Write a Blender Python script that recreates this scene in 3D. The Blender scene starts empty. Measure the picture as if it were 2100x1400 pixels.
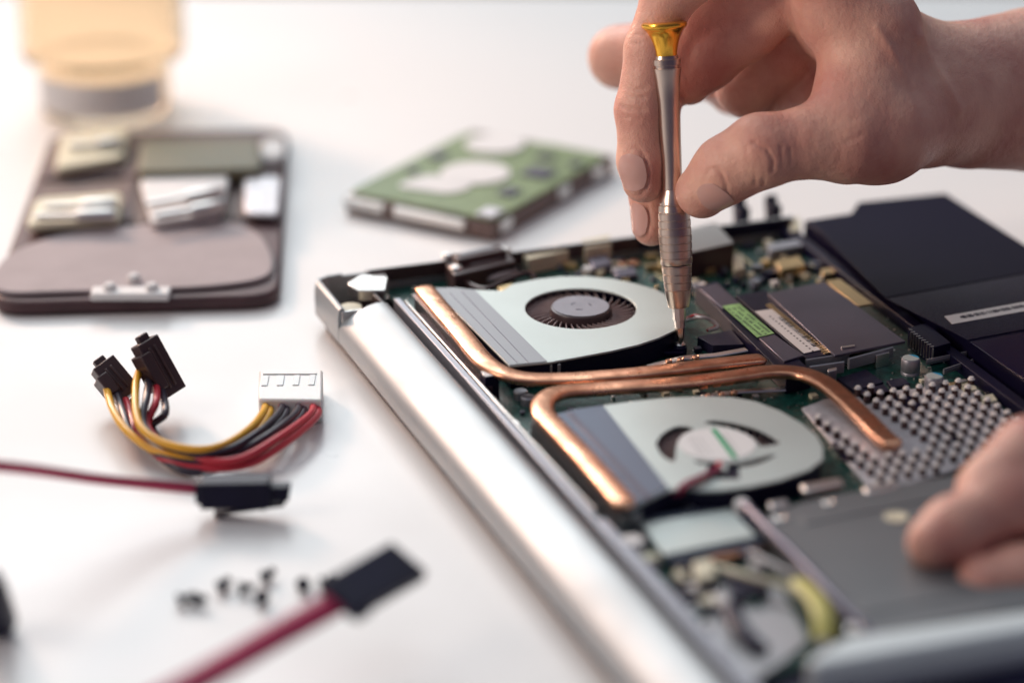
import bpy, bmesh, math, random
import numpy as np
from mathutils import Vector, Matrix

# ---------------------------------------------------------------- camera, world, lights, exposure
F_PX, PITCH, CAM_H = 5833.333, math.radians(22), 396.0      # focal length in photo pixels, tilt, height (mm)
scn = bpy.context.scene
col = scn.collection
cam_d = bpy.data.cameras.new('camera'); cam = bpy.data.objects.new('camera', cam_d); col.objects.link(cam)
cam_d.lens = 100; cam_d.sensor_width = 36; cam_d.clip_start = 0.05; cam_d.clip_end = 50
cam.location = (0, 0, CAM_H/1000); cam.rotation_euler = (math.pi/2-PITCH, 0, 0)
cam_d.dof.use_dof = True; cam_d.dof.focus_distance = 1.004; cam_d.dof.aperture_fstop = 3.3
scn.camera = cam
scn.view_settings.view_transform = 'Standard'; scn.view_settings.look = 'None'
scn.view_settings.exposure = 0.0; scn.view_settings.gamma = 1; scn.view_settings.use_curve_mapping = False
scn.cycles.max_bounces = 8; scn.cycles.volume_bounces = 1

world = bpy.data.worlds.new('World'); scn.world = world; world.use_nodes = True
wn = world.node_tree; bg = wn.nodes['Background']; bg.inputs['Strength'].default_value = 0.5
# the room: bright white towards the windows behind and above, dim and violet behind the camera
_tc = wn.nodes.new('ShaderNodeTexCoord'); _dp = wn.nodes.new('ShaderNodeVectorMath'); _dp.operation = 'DOT_PRODUCT'
_dp.inputs[1].default_value = (-0.35, 0.62, 0.70)
_rp = wn.nodes.new('ShaderNodeValToRGB'); _e = _rp.color_ramp.elements
_e[0].position = 0.25; _e[0].color = (0.060, 0.045, 0.12, 1)
_e[1].position = 1.0; _e[1].color = (0.86, 0.94, 1.0, 1)
_x = _e.new(0.55); _x.color = (0.27, 0.26, 0.37, 1)
_mr = wn.nodes.new('ShaderNodeMapRange'); _mr.inputs['From Min'].default_value = -1; _mr.inputs['From Max'].default_value = 1
wn.links.new(_tc.outputs['Generated'], _dp.inputs[0]); wn.links.new(_dp.outputs['Value'], _mr.inputs['Value'])
wn.links.new(_mr.outputs['Result'], _rp.inputs['Fac']); wn.links.new(_rp.outputs['Color'], bg.inputs['Color'])

def area(name, loc, target, size, power, colr, size_y=None):
    l = bpy.data.lights.new(name, 'AREA'); l.energy = power; l.color = colr
    l.shape = 'RECTANGLE'; l.size = size; l.size_y = size_y or size
    o = bpy.data.objects.new(name, l); col.objects.link(o); o.location = loc
    o.rotation_euler = (Vector(target)-Vector(loc)).to_track_quat('-Z', 'Y').to_euler()
    return o
area('window_light', (-0.5, 2.1, 0.95), (-0.10, 1.25, 0.0), 1.1, 17, (0.93, 0.98, 1.0), 0.9)
area('side_fill', (-1.25, 0.55, 0.75), (0.05, 1.0, 0.05), 0.7, 5.5, (1.0, 0.78, 0.64), 0.7)  # soft warm fill added at the left to brighten the hand
area('overhead_fill', (-0.1, 1.25, 1.6), (0.0, 1.0, 0.0), 1.0, 2.4, (0.84, 0.94, 1.0))  # cool overhead fill, added to lift the whole table
_t = bpy.data.lights.new('hand_fill', 'SPOT'); _t.energy = 15; _t.color = (1.0, 0.80, 0.66); _t.spot_size = math.radians(15); _t.spot_blend = 1.0; _t.shadow_soft_size = 0.07  # unseen narrow spot added to brighten the fingers from the left front
_o = bpy.data.objects.new('hand_fill', _t); col.objects.link(_o); _o.location = (-0.80, 0.50, 0.42)
_o.rotation_euler = (Vector((0.055, 0.95, 0.115))-_o.location).to_track_quat('-Z', 'Y').to_euler()
_s = bpy.data.lights.new('flare_spot', 'SPOT'); _s.energy = 42; _s.color = (1.0, 0.60, 0.42); _s.spot_size = math.radians(46); _s.spot_blend = 1.0; _s.shadow_soft_size = 0.10  # unseen warm spot standing in for the peach flare at upper left
_o = bpy.data.objects.new('flare_spot', _s); col.objects.link(_o); _o.location = (-0.75, 1.95, 0.50)
_o.rotation_euler = (Vector((-0.14, 1.12, 0.03))-_o.location).to_track_quat('-Z', 'Y').to_euler()

# ---------------------------------------------------------------- pixel of the photo on a level -> place on the table (mm)
def P(px, py, z=0.0):
    u = (px-1050)/F_PX; v = (700-py)/F_PX
    d = Vector((u, math.cos(PITCH)+v*math.sin(PITCH), -math.sin(PITCH)+v*math.cos(PITCH)))
    return d*((CAM_H-z)/-d.z)+Vector((0, 0, CAM_H))
def D(px, py, y):                                            # same, at a given distance y from the camera
    u = (px-1050)/F_PX; v = (700-py)/F_PX
    d = Vector((u, math.cos(PITCH)+v*math.sin(PITCH), -math.sin(PITCH)+v*math.cos(PITCH)))
    return d*(y/d.y)+Vector((0, 0, CAM_H))
LO = P(627, 640, 2); LO.z = 0
_b = P(1240, 1400, 2); AX = Vector((_b.x-LO.x, _b.y-LO.y, 0)).normalized(); BX = Vector((-AX.y, AX.x, 0))
LANG = math.atan2(AX.y, AX.x)
def L(px, py, z=20.0):                                       # in the laptop's own frame
    q = P(px, py, z)-LO
    return Vector((q.dot(AX), q.dot(BX), z))
def L2(px, py, z=20.0):
    q = L(px, py, z); return (q.x, q.y)

# ---------------------------------------------------------------- materials
def nd(nt, t, **k):
    n = nt.nodes.new(t)
    for a, b in k.items(): setattr(n, a, b)
    return n
def mat(name, base, rough=0.5, metal=0.0, spec=0.5, noise=0.0, nscale=200, bump=0.0, bscale=400, coat=0.0, trans=0.0,
        sss=0.0, sheen=0.0, rvar=0.0, aniso=0.0, stretch=None, alpha=1.0, ior=1.45, bdist=0.0005, col2=None):
    m = bpy.data.materials.new(name); m.use_nodes = True
    nt = m.node_tree; b = nt.nodes['Principled BSDF']
    b.inputs['Base Color'].default_value = (*base, 1); b.inputs['Roughness'].default_value = rough
    b.inputs['Metallic'].default_value = metal; b.inputs['Specular IOR Level'].default_value = spec
    b.inputs['Coat Weight'].default_value = coat; b.inputs['Coat Roughness'].default_value = 0.15
    b.inputs['Transmission Weight'].default_value = trans; b.inputs['IOR'].default_value = ior
    b.inputs['Anisotropic'].default_value = aniso
    if sheen: b.inputs['Sheen Weight'].default_value = sheen
    if sss:
        b.inputs['Subsurface Weight'].default_value = sss; b.inputs['Subsurface Scale'].default_value = 0.004
        b.inputs['Subsurface Radius'].default_value = (1.0, 0.35, 0.2)
    tc = nd(nt, 'ShaderNodeTexCoord'); vec = tc.outputs['Object']
    if stretch:
        mp = nd(nt, 'ShaderNodeMapping'); mp.inputs['Scale'].default_value = stretch
        nt.links.new(vec, mp.inputs['Vector']); vec = mp.outputs['Vector']
    if noise or rvar or col2:
        n = nd(nt, 'ShaderNodeTexNoise'); n.inputs['Scale'].default_value = nscale; n.inputs['Detail'].default_value = 5
        nt.links.new(vec, n.inputs['Vector'])
        if noise or col2:
            mx = nd(nt, 'ShaderNodeMix', data_type='RGBA')
            c2 = col2 or tuple(c*(1-noise) for c in base)
            c1 = base if col2 else tuple(min(1, c*(1+noise*0.6)) for c in base)
            mx.inputs['A'].default_value = (*c1, 1); mx.inputs['B'].default_value = (*c2, 1)
            cr = nd(nt, 'ShaderNodeMapRange'); cr.inputs['From Min'].default_value = .35; cr.inputs['From Max'].default_value = .65
            nt.links.new(n.outputs['Fac'], cr.inputs['Value']); nt.links.new(cr.outputs['Result'], mx.inputs['Factor'])
            nt.links.new(mx.outputs['Result'], b.inputs['Base Color'])
        if rvar:
            mr = nd(nt, 'ShaderNodeMapRange'); mr.inputs['To Min'].default_value = max(0.02, rough-rvar); mr.inputs['To Max'].default_value = rough+rvar
            mr.inputs['From Min'].default_value = .3; mr.inputs['From Max'].default_value = .7
            nt.links.new(n.outputs['Fac'], mr.inputs['Value']); nt.links.new(mr.outputs['Result'], b.inputs['Roughness'])
    if bump:
        n2 = nd(nt, 'ShaderNodeTexNoise'); n2.inputs['Scale'].default_value = bscale; n2.inputs['Detail'].default_value = 4
        nt.links.new(vec, n2.inputs['Vector'])
        bm = nd(nt, 'ShaderNodeBump'); bm.inputs['Strength'].default_value = bump; bm.inputs['Distance'].default_value = bdist
        nt.links.new(n2.outputs['Fac'], bm.inputs['Height']); nt.links.new(bm.outputs['Normal'], b.inputs['Normal'])
    return m
M = dict(
    table=mat('white_table', (0.80, 0.80, 0.79), 0.33, spec=0.4, noise=0.03, nscale=9, bump=0.06, bscale=900, rvar=0.06),
    wall=mat('beige_wall', (0.62, 0.50, 0.36), 0.8, noise=0.1, nscale=4),
    floor=mat('beige_floor', (0.88, 0.74, 0.60), 0.7, noise=0.15, nscale=6),
    silver=mat('silver_aluminium', (0.42, 0.44, 0.45), 0.54, metal=0.65, bump=0.05, bscale=2500, rvar=0.05, nscale=30),
    silver_dull=mat('dull_grey_metal', (0.33, 0.34, 0.38), 0.45, metal=0.7, bump=0.05, bscale=1500),
    lightsilver=mat('light_silver', (0.66, 0.72, 0.73), 0.5, metal=0.3, bump=0.05, bscale=2000),
    tin=mat('tin_plate', (0.72, 0.70, 0.68), 0.3, metal=1.0, bump=0.1, bscale=900),
    black=mat('black_plastic', (0.006, 0.005, 0.026), 0.42, spec=0.3, bump=0.06, bscale=2500, noise=0.2, nscale=60),
    blackgloss=mat('glossy_black_plastic', (0.007, 0.006, 0.034), 0.25, spec=0.25, bump=0.03, bscale=600),
    brown=mat('brown_black_plastic', (0.060, 0.036, 0.038), 0.32, spec=0.5, bump=0.06, bscale=1500),
    pcb=mat('green_circuit_board', (0.007, 0.060, 0.048), 0.35, spec=0.5, noise=0.6, nscale=420, bump=0.3, bscale=900),
    fanwhite=mat('pale_sheet_metal', (0.56, 0.63, 0.61), 0.42, metal=0.35, spec=0.5, bump=0.02, bscale=2000, noise=0.03, nscale=40),
    tape=mat('grey_foil_tape', (0.30, 0.31, 0.33), 0.38, metal=0.4, bump=0.05, bscale=1200),
    tapeblue=mat('blue_grey_foil_tape', (0.13, 0.16, 0.22), 0.35, metal=0.4, bump=0.05, bscale=1200),
    copper=mat('copper', (0.86, 0.43, 0.27), 0.30, metal=1.0, bump=0.30, bscale=190, noise=0.38, nscale=90, rvar=0.08, bdist=0.0008),
    steel=mat('brushed_steel', (0.66, 0.54, 0.46), 0.28, metal=1.0, bump=0.05, bscale=900, stretch=(1, 1, 6)),
    gold=mat('yellow_brass', (0.95, 0.52, 0.07), 0.22, metal=0.9, bump=0.15, bscale=260),
    battery=mat('battery_shell', (0.005, 0.004, 0.020), 0.42, spec=0.14, bump=0.08, bscale=1800),
    batterytex=mat('rough_battery_shell', (0.010, 0.008, 0.032), 0.5, spec=0.3, bump=0.9, bscale=1600, noise=0.5, nscale=2200),
    paper=mat('white_label_paper', (0.72, 0.71, 0.70), 0.6),
    ink=mat('label_ink', (0.03, 0.03, 0.05), 0.6),
    greenlabel=mat('green_label_paper', (0.28, 0.52, 0.20), 0.55, noise=0.15, nscale=300),
    greenink=mat('green_stripe', (0.0, 0.33, 0.13), 0.5),
    ramgrey=mat('grey_memory_cover', (0.13, 0.12, 0.16), 0.34, metal=0.5, bump=0.04, bscale=800, noise=0.08, nscale=40),
    chip=mat('chip_resin', (0.013, 0.012, 0.034), 0.42, spec=0.3, noise=0.2, nscale=500),
    goldpad=mat('gold_contacts', (0.62, 0.46, 0.24), 0.35, metal=0.8),
    cream=mat('cream_connector', (0.66, 0.62, 0.46), 0.45),
    whiteplastic=mat('milky_plastic', (0.76, 0.76, 0.74), 0.3, sss=0.2),
    yellow=mat('yellow_wire', (0.82, 0.42, 0.03), 0.3, noise=0.06, nscale=80),
    red=mat('red_wire', (0.55, 0.03, 0.05), 0.3, noise=0.06, nscale=80),
    wineflat=mat('crimson_cable', (0.42, 0.012, 0.075), 0.38, noise=0.08, nscale=80),
    blackwire=mat('black_wire', (0.035, 0.028, 0.045), 0.28),
    greywire=mat('grey_wire', (0.35, 0.34, 0.36), 0.4),
    whitewire=mat('white_wire', (0.7, 0.7, 0.7), 0.4),
    capblue=mat('blue_mark', (0.01, 0.30, 0.52), 0.4),
    coverplate=mat('grey_drive_cover', (0.20, 0.21, 0.22), 0.40, metal=0.55, noise=0.06, nscale=30, bump=0.05, bscale=900),
    yellowtape=mat('yellow_tape', (0.50, 0.46, 0.13), 0.5),
    plateau=mat('pale_zinc', (0.60, 0.59, 0.62), 0.42, metal=0.4, noise=0.15, nscale=250, bump=0.2, bscale=500),
    pin=mat('brown_pin', (0.10, 0.06, 0.06), 0.35, metal=0.5),
    pintip=mat('pin_tip', (0.78, 0.75, 0.72), 0.4),
    suede=mat('dark_pouch_leather', (0.075, 0.035, 0.040), 0.55, bump=0.5, bscale=300, noise=0.2, nscale=60),
    pad=mat('grey_pouch_lining', (0.33, 0.28, 0.29), 0.75, sheen=0.3, noise=0.08, nscale=60, bump=0.2, bscale=900),
    pocket=mat('pouch_elastic', (0.16, 0.12, 0.11), 0.7),
    hddgreen=mat('drive_circuit_board', (0.20, 0.27, 0.13), 0.4, noise=0.15, nscale=120),
    hddbody=mat('drive_casting', (0.16, 0.11, 0.10), 0.4, metal=0.5),
    amber=mat('amber_plastic', (1.0, 0.87, 0.70), 0.25, trans=0.96, spec=0.4, ior=1.12),
    mesh=mat('vent_mesh', (0.06, 0.035, 0.05), 0.5, metal=0.3, noise=0.7, nscale=1500, bump=0.8, bscale=1500),
    fin=mat('fin_metal', (0.45, 0.46, 0.48), 0.35, metal=0.8),
)
def skin_material():
    m = bpy.data.materials.new('skin'); m.use_nodes = True
    nt = m.node_tree; b = nt.nodes['Principled BSDF']
    b.inputs['Roughness'].default_value = 0.43; b.inputs['Specular IOR Level'].default_value = 0.45
    b.inputs['Subsurface Weight'].default_value = 0.22; b.inputs['Subsurface Scale'].default_value = 0.004
    b.inputs['Subsurface Radius'].default_value = (1.0, 0.32, 0.18)
    tc = nd(nt, 'ShaderNodeTexCoord')
    n = nd(nt, 'ShaderNodeTexNoise'); n.inputs['Scale'].default_value = 45; n.inputs['Detail'].default_value = 4
    r = nd(nt, 'ShaderNodeValToRGB')
    r.color_ramp.elements[0].position = 0.33; r.color_ramp.elements[0].color = (0.57, 0.25, 0.20, 1)
    r.color_ramp.elements[1].position = 0.68; r.color_ramp.elements[1].color = (0.78, 0.46, 0.35, 1)
    nt.links.new(tc.outputs['Object'], n.inputs['Vector']); nt.links.new(n.outputs['Fac'], r.inputs['Fac'])
    nt.links.new(r.outputs['Color'], b.inputs['Base Color'])
    v = nd(nt, 'ShaderNodeTexVoronoi', feature='DISTANCE_TO_EDGE'); v.inputs['Scale'].default_value = 1100
    nw = nd(nt, 'ShaderNodeTexNoise'); nw.inputs['Scale'].default_value = 330; nw.inputs['Detail'].default_value = 5
    mp = nd(nt, 'ShaderNodeMapping'); mp.inputs['Scale'].default_value = (1.2, 1, 0.9)
    nt.links.new(tc.outputs['Object'], mp.inputs['Vector']); nt.links.new(mp.outputs['Vector'], nw.inputs['Vector'])
    nt.links.new(tc.outputs['Object'], v.inputs['Vector'])
    b1 = nd(nt, 'ShaderNodeBump'); b1.inputs['Strength'].default_value = 0.5; b1.inputs['Distance'].default_value = 0.0004
    b2 = nd(nt, 'ShaderNodeBump'); b2.inputs['Strength'].default_value = 0.6; b2.inputs['Distance'].default_value = 0.0008
    nt.links.new(v.outputs['Distance'], b1.inputs['Height']); nt.links.new(nw.outputs['Fac'], b2.inputs['Height'])
    nt.links.new(b2.outputs['Normal'], b1.inputs['Normal']); nt.links.new(b1.outputs['Normal'], b.inputs['Normal'])
    return m
M['skin'] = skin_material()
M['nail'] = mat('fingernail', (0.66, 0.40, 0.35), 0.15, spec=0.5, sss=0.15)
M['nailedge'] = mat('nail_edge', (0.75, 0.58, 0.50), 0.3)

# ---------------------------------------------------------------- mesh helpers (all input in mm)
class MB:
    def __init__(s): s.v = []; s.f = []; s.m = []; s.mats = []
    def _mi(s, mt):
        if mt not in s.mats: s.mats.append(mt)
        return s.mats.index(mt)
    def add(s, vs, fs, mt=0):
        o = len(s.v); s.v += [tuple(x) for x in vs]; s.f += [tuple(i+o for i in f) for f in fs]; s.m += [mt]*len(fs); return s
    def box(s, c, size, rot=0, mt=0):
        cx, cy, cz = c; a, b, h = [x/2 for x in size]; cr, sr = math.cos(rot), math.sin(rot)
        vs = [(cx+x*cr-y*sr, cy+x*sr+y*cr, cz+z) for z in (-h, h) for x, y in ((-a, -b), (a, -b), (a, b), (-a, b))]
        return s.add(vs, [(3, 2, 1, 0), (4, 5, 6, 7), (0, 1, 5, 4), (1, 2, 6, 5), (2, 3, 7, 6), (3, 0, 4, 7)], mt)
    def obox(s, c, ex, ey, ez, mt=0):                        # oriented by three half-edge vectors
        c = Vector(c); vs = [c+ex*i+ey*j+ez*k for k in (-1, 1) for i, j in ((-1, -1), (1, -1), (1, 1), (-1, 1))]
        return s.add(vs, [(3, 2, 1, 0), (4, 5, 6, 7), (0, 1, 5, 4), (1, 2, 6, 5), (2, 3, 7, 6), (3, 0, 4, 7)], mt)
    def prism(s, poly, z0, z1, mt=0):
        n = len(poly); ar = sum(poly[i][0]*poly[(i+1) % n][1]-poly[(i+1) % n][0]*poly[i][1] for i in range(n))
        if ar < 0: poly = poly[::-1]
        vs = [(p[0], p[1], z0) for p in poly]+[(p[0], p[1], z1) for p in poly]
        fs = [tuple(range(n-1, -1, -1)), tuple(range(n, 2*n))]+[(i, (i+1) % n, n+(i+1) % n, n+i) for i in range(n)]
        return s.add(vs, fs, mt)
    def cyl(s, c, r, z0, z1, n=32, r1=None, mt=0):
        r1 = r if r1 is None else r1
        vs = [(c[0]+r*math.cos(2*math.pi*i/n), c[1]+r*math.sin(2*math.pi*i/n), z0) for i in range(n)]
        vs += [(c[0]+r1*math.cos(2*math.pi*i/n), c[1]+r1*math.sin(2*math.pi*i/n), z1) for i in range(n)]
        return s.add(vs, [tuple(range(n-1, -1, -1)), tuple(range(n, 2*n))]+[(i, (i+1) % n, n+(i+1) % n, n+i) for i in range(n)], mt)
    def lathe(s, prof, n=40, c=(0, 0, 0), mt=0, frame=None):  # prof: (r, h)
        vs = []
        for r, h in prof:
            for i in range(n):
                a = 2*math.pi*i/n
                q = Vector((r*math.cos(a), r*math.sin(a), h))
                if frame: q = frame @ q
                vs.append(q+Vector(c))
        fs = [(j*n+i, j*n+(i+1) % n, (j+1)*n+(i+1) % n, (j+1)*n+i) for j in range(len(prof)-1) for i in range(n)]
        fs += [tuple(range(n-1, -1, -1)), tuple(range((len(prof)-1)*n, len(prof)*n))]
        return s.add(vs, fs, mt)
    def tube(s, path, rx, rz=None, n=12, mt=0, up=Vector((0, 0, 1)), taper=None, square=0.0):
        rz = rz or rx; path = [Vector(p) for p in path]; vs = []; m = len(path)
        for k, p in enumerate(path):
            t = (path[min(k+1, m-1)]-path[max(k-1, 0)]).normalized()
            sd = t.cross(up)
            if sd.length < 1e-4: sd = Vector((1, 0, 0))
            sd.normalize(); u2 = sd.cross(t).normalized()
            w = taper(k/(m-1)) if taper else 1
            for i in range(n):
                a = 2*math.pi*i/n; ca, sa = math.cos(a), math.sin(a)
                if square:
                    e = 1-square; ca = math.copysign(abs(ca)**e, ca); sa = math.copysign(abs(sa)**e, sa)
                vs.append(p+sd*(ca*rx*w)+u2*(sa*rz*w))
        fs = [(j*n+i, j*n+(i+1) % n, (j+1)*n+(i+1) % n, (j+1)*n+i) for j in range(m-1) for i in range(n)]
        fs += [tuple(range(n-1, -1, -1)), tuple(range((m-1)*n, m*n))]
        return s.add(vs, fs, mt)
    def ring(s, outline, c, r, z0, z1, n=96, mt=0):          # plate with a round hole, outline star-shaped about c
        angs = set(2*math.pi*i/n for i in range(n))
        for p in outline: angs.add(math.atan2(p[1]-c[1], p[0]-c[0]) % (2*math.pi))
        angs = sorted(angs); out = []
        m = len(outline)
        for a in angs:
            d = (math.cos(a), math.sin(a)); best = None
            for i in range(m):
                p, q = outline[i], outline[(i+1) % m]
                ex, ey = q[0]-p[0], q[1]-p[1]; det = d[0]*(-ey)+ex*d[1]
                if abs(det) < 1e-12: continue
                px, py = p[0]-c[0], p[1]-c[1]
                t = (px*(-ey)+ex*py)/det; w = (d[0]*py-d[1]*px)/det
                if t > 0 and -1e-6 <= w <= 1+1e-6: best = max(best or 0, t)
            out.append((c[0]+d[0]*(best or r+1), c[1]+d[1]*(best or r+1)))
        k = len(angs); inn = [(c[0]+r*math.cos(a), c[1]+r*math.sin(a)) for a in angs]
        vs = [(x, y, z) for z in (z0, z1) for x, y in out]+[(x, y, z) for z in (z0, z1) for x, y in inn]
        fs = []
        for i in range(k):
            j = (i+1) % k
            fs += [(i, j, k+j, k+i), (k+i, k+j, 3*k+j, 3*k+i), (2*k+j, 2*k+i, 3*k+i, 3*k+j), (j, i, 2*k+i, 2*k+j)]
        return s.add(vs, fs, mt)
    def build(s, name, mats, parent=None, bevel=0.0, smooth=False, seg=2, origin=None, weld=False):
        me = bpy.data.meshes.new(name)
        og = Vector(origin) if origin is not None else Vector((0, 0, 0))
        me.from_pydata([((x-og.x)/1000, (y-og.y)/1000, (z-og.z)/1000) for x, y, z in s.v], [], s.f)
        if not isinstance(mats, (list, tuple)): mats = [mats]
        for q in mats:
            if q: me.materials.append(q)
        me.polygons.foreach_set('material_index', s.m)
        me.update()
        o = bpy.data.objects.new(name, me); col.objects.link(o)
        o.location = og/1000
        if parent is not None: o.parent = parent
        if bevel:
            b = o.modifiers.new('bevel', 'BEVEL'); b.width = bevel/1000; b.segments = seg; b.limit_method = 'ANGLE'; b.angle_limit = math.radians(40)
        if smooth or bevel:
            me.polygons.foreach_set('use_smooth', [True]*len(me.polygons))
            try: me.set_sharp_from_angle(angle=math.radians(38))
            except Exception: pass
        return o
def spline(pts, n=10):
    pts = [Vector(p) for p in pts]; q = [2*pts[0]-pts[1]]+pts+[2*pts[-1]-pts[-2]]; out = []
    for i in range(1, len(q)-2):
        for k in range(n):
            t = k/n; a, b, c, d = q[i-1], q[i], q[i+1], q[i+2]
            out.append(0.5*((2*b)+(c-a)*t+(2*a-5*b+4*c-d)*t*t+(3*b-a-3*c+d)*t**3))
    out.append(pts[-1]); return out
def roundpoly(poly, r, n=5):
    out = []; m = len(poly)
    for i in range(m):
        p0, p1, p2 = Vector(poly[i-1]), Vector(poly[i]), Vector(poly[(i+1) % m])
        a = (p0-p1); b = (p2-p1); k = min(r, a.length*.45, b.length*.45)
        a = p1+a.normalized()*k; b = p1+b.normalized()*k
        for j in range(n+1):
            t = j/n; out.append(tuple(a*(1-t)**2+p1*2*t*(1-t)+b*t*t))
    return out
def empty(name, loc, rz=0):
    o = bpy.data.objects.new(name, None); col.objects.link(o); o.location = Vector(loc)/1000; o.rotation_euler = (0, 0, rz)
    o.empty_display_size = 0.01; return o
def tag(o, label=None, cat=None, group=None, kind=None):
    if label: o['label'] = label
    if cat: o['category'] = cat
    if group: o['group'] = group
    if kind: o['kind'] = kind
    return o
rnd = random.Random(7)

# ---------------------------------------------------------------- setting
tb = MB(); tb.box((0, 812, -15), (2400, 1334, 30)); t = tb.build('table', M['table'], bevel=3); tag(t, kind='structure')
fl = MB().box((0, 1850, -700), (8600, 4800, 20)).build('floor', M['floor']); tag(fl, kind='structure')
wl = MB().box((0, 4150, 300), (8600, 40, 1980)).build('wall', M['wall']); tag(wl, kind='structure')

# ---------------------------------------------------------------- laptop (its own frame: x along the hinge side, y across)
lap = empty('laptop', (LO.x, LO.y, 0), LANG)
tag(lap, 'opened upside-down silver laptop showing fans, copper heat pipes and green circuit board', 'laptop')
U1, V1 = 362, 276
MB().prism(roundpoly([(9, 3), (U1-2, 3), (U1-2, V1-4), (9, V1-4)], 8), 0.3, 4.2).build('lid', M['black'], lap, bevel=0.8)  # shade put into the colour: black lid darkens the gap below the silver side
# base tray
tr = MB(); tr.prism([(8, 21), (U1, 21), (U1, V1), (8, V1)], 5.4, 7.0)
tr.build('bottom_tray', M['black'], lap)
# outer silver side along the hinge
prof = [(1.2, 5.2), (0.2, 6.2), (0, 8), (0.1, 11.5), (0.9, 13.4), (2.6, 15.0), (5.2, 16.6), (8.2, 18.1), (11.4, 19.3), (14.4, 20.0), (16.9, 20.1), (18.8, 19.3), (19.8, 17.6), (20.0, 15), (20.0, 6)]
def sweep(prof, us, fn=None):
    mb = MB(); n = len(prof); vs = []
    for u in us:
        for v, z in prof: vs.append((u, v, z))
    fs = [(j*n+i, (j+1)*n+i, (j+1)*n+(i+1) % n, j*n+(i+1) % n) for j in range(len(us)-1) for i in range(n)]
    fs += [tuple(range(n)), tuple(range(len(us)*n-1, (len(us)-1)*n-1, -1))]
    return mb.add(vs, fs)
sweep(prof, [44, 120, 240, U1]).build('hinge_cover', M['silver'], lap, bevel=0.25, smooth=True)
# the corner by the hinge: low wall round an open well
wall_prof = [(0.6, 5.2), (0, 6.5), (0, 15.5), (0.5, 18.5), (1.4, 19.3), (2.6, 19.0), (2.9, 17.5), (2.9, 5.2)]
sweep(wall_prof, [13, 30, 43.5]).build('corner_wall', M['silver'], lap, bevel=0.25, smooth=True)
cw = MB(); arc = [(13, 1.3), (9.5, 3), (7.6, 7), (7.2, 12), (7.2, 24)]
for a, b in zip(arc, arc[1:]):
    dx, dy = b[0]-a[0], b[1]-a[1]; ln = math.hypot(dx, dy)
    cw.box(((a[0]+b[0])/2, (a[1]+b[1])/2, 12), (ln+1.0, 1.6, 13.5 if b[1] < 20 else 12), math.atan2(dy, dx))
cw.build('corner_wall', M['silver'], lap, bevel=0.3)
MB().box((27, 12, 7.4), (34, 18, 0.8)).build('corner_well', M['brown'], lap)
MB().lathe([(4.6, 7), (4.6, 15), (4.0, 16.2), (2.4, 16.6), (0.01, 16.7)], c=(35, 7.5, 0)).build('rubber_foot', M['cream'], lap, smooth=True)
MB().box((43.3, 9.5, 12.5), (1.2, 16, 11)).build('corner_rib', M['tin'], lap, bevel=0.3)
MB().box((30, 18.6, 12), (24, 1.2, 11), 0.05).build('corner_rib', M['brown'], lap, bevel=0.3)
MB().prism([L2(*q, 19) for q in ((712, 578), (742, 560), (795, 566), (790, 592), (735, 592))], 14, 18.5).build('port', M['tin'], lap, bevel=0.4)
# long rails between hinge cover and vents
MB().box(((38+U1)/2, 21.2, 10), (U1-38, 1.6, 6)).build('inner_channel', M['black'], lap)
g = MB()
MB().box(((38+U1)/2, 24.0, 13.0), (U1-40, 2.6, 11.6)).build('rail', M['silver_dull'], lap, bevel=0.35)
MB().box(((40+230)/2, 27.0, 12.4), (190, 0.9, 10.8)).build('rail', M['tin'], lap, bevel=0.2)
MB().box((295, 28.5, 11.0), (125, 3.0, 9)).build('rail', M['silver_dull'], lap, bevel=0.35)
for i in range(14):
    MB().cyl((90+i*9.2, 21.2), 0.35, 13.0, 13.5, 8).build('rivet', M['tin'], lap)
MB().box((87, 29.6, 12.0), (74, 3.6, 8.4)).build('vent_mesh', M['mesh'], lap, bevel=0.2)
# vent fins under heat pipe 1
fn = MB()
for i in range(90):
    fn.box((40+i*0.86, 33.0, 14.2), (0.32, 5.0, 8.6))
fn.build('fin_stack', M['fin'], lap)
MB().box((78, 31.3, 18.9), (80, 2.4, 0.5)).build('fin_cover', M['tape'], lap, bevel=0.1)
fn = MB()
for i in range(90):
    fn.box((160+i*0.86, 36.0, 13.2), (0.32, 8.0, 8.6))
fn.build('fin_stack', M['fin'], lap)
MB().box((120.5, 31.5, 13.0), (5.4, 5.2, 13.2)).build('bracket', M['black'], lap, bevel=0.3)
MB().lathe([(0.9, 19.4), (1.8, 19.8), (2.2, 19.8), (2.5, 19.6)], c=(120.5, 31.5, 0), n=20).build('screw', M['tin'], lap, smooth=True)
MB().box((120.5, 31.5, 19.75), (5.0, 4.8, 0.25)).build('bracket_top', M['paper'], lap, bevel=0.08)

# circuit board
board = [(9, 28), (9, 197), (150, 196), (165, 199), (250, 196), (245, 100), (236, 110), (236, 32), (124, 28)]
MB().prism(board, 9.6, 11.0).build('circuit_board', M['pcb'], lap, bevel=0.1)
MB().box((130, 196, 10.5), (250, 4.5, 9.5)).build('inner_rib', M['black'], lap, bevel=0.3)
# back rim of the case
rim = MB()
MB().box((6.8, 60, 13.2), (1.8, 76, 10.5)).build('back_rim', M['silver'], lap, bevel=0.3)
MB().box((8.1, 78, 16.2), (0.9, 110, 5.4)).build('rim_gasket', M['brown'], lap, bevel=0.2)
MB().box((6.0, 150, 13.2), (1.8, 100, 10.5)).build('back_rim', M['silver'], lap, bevel=0.3)
MB().box((7.4, 165, 16.0), (0.9, 66, 5.6)).build('rim_gasket', M['black'], lap, bevel=0.2)

def slab(name, px, z0, z1, m, bevel=0.2, label=None, parent=None):
    o = MB().prism([L2(*q, z1) for q in px], z0, z1).build(name, m, parent or lap, bevel=bevel)
    if label: o['label'] = label
    return o
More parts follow.
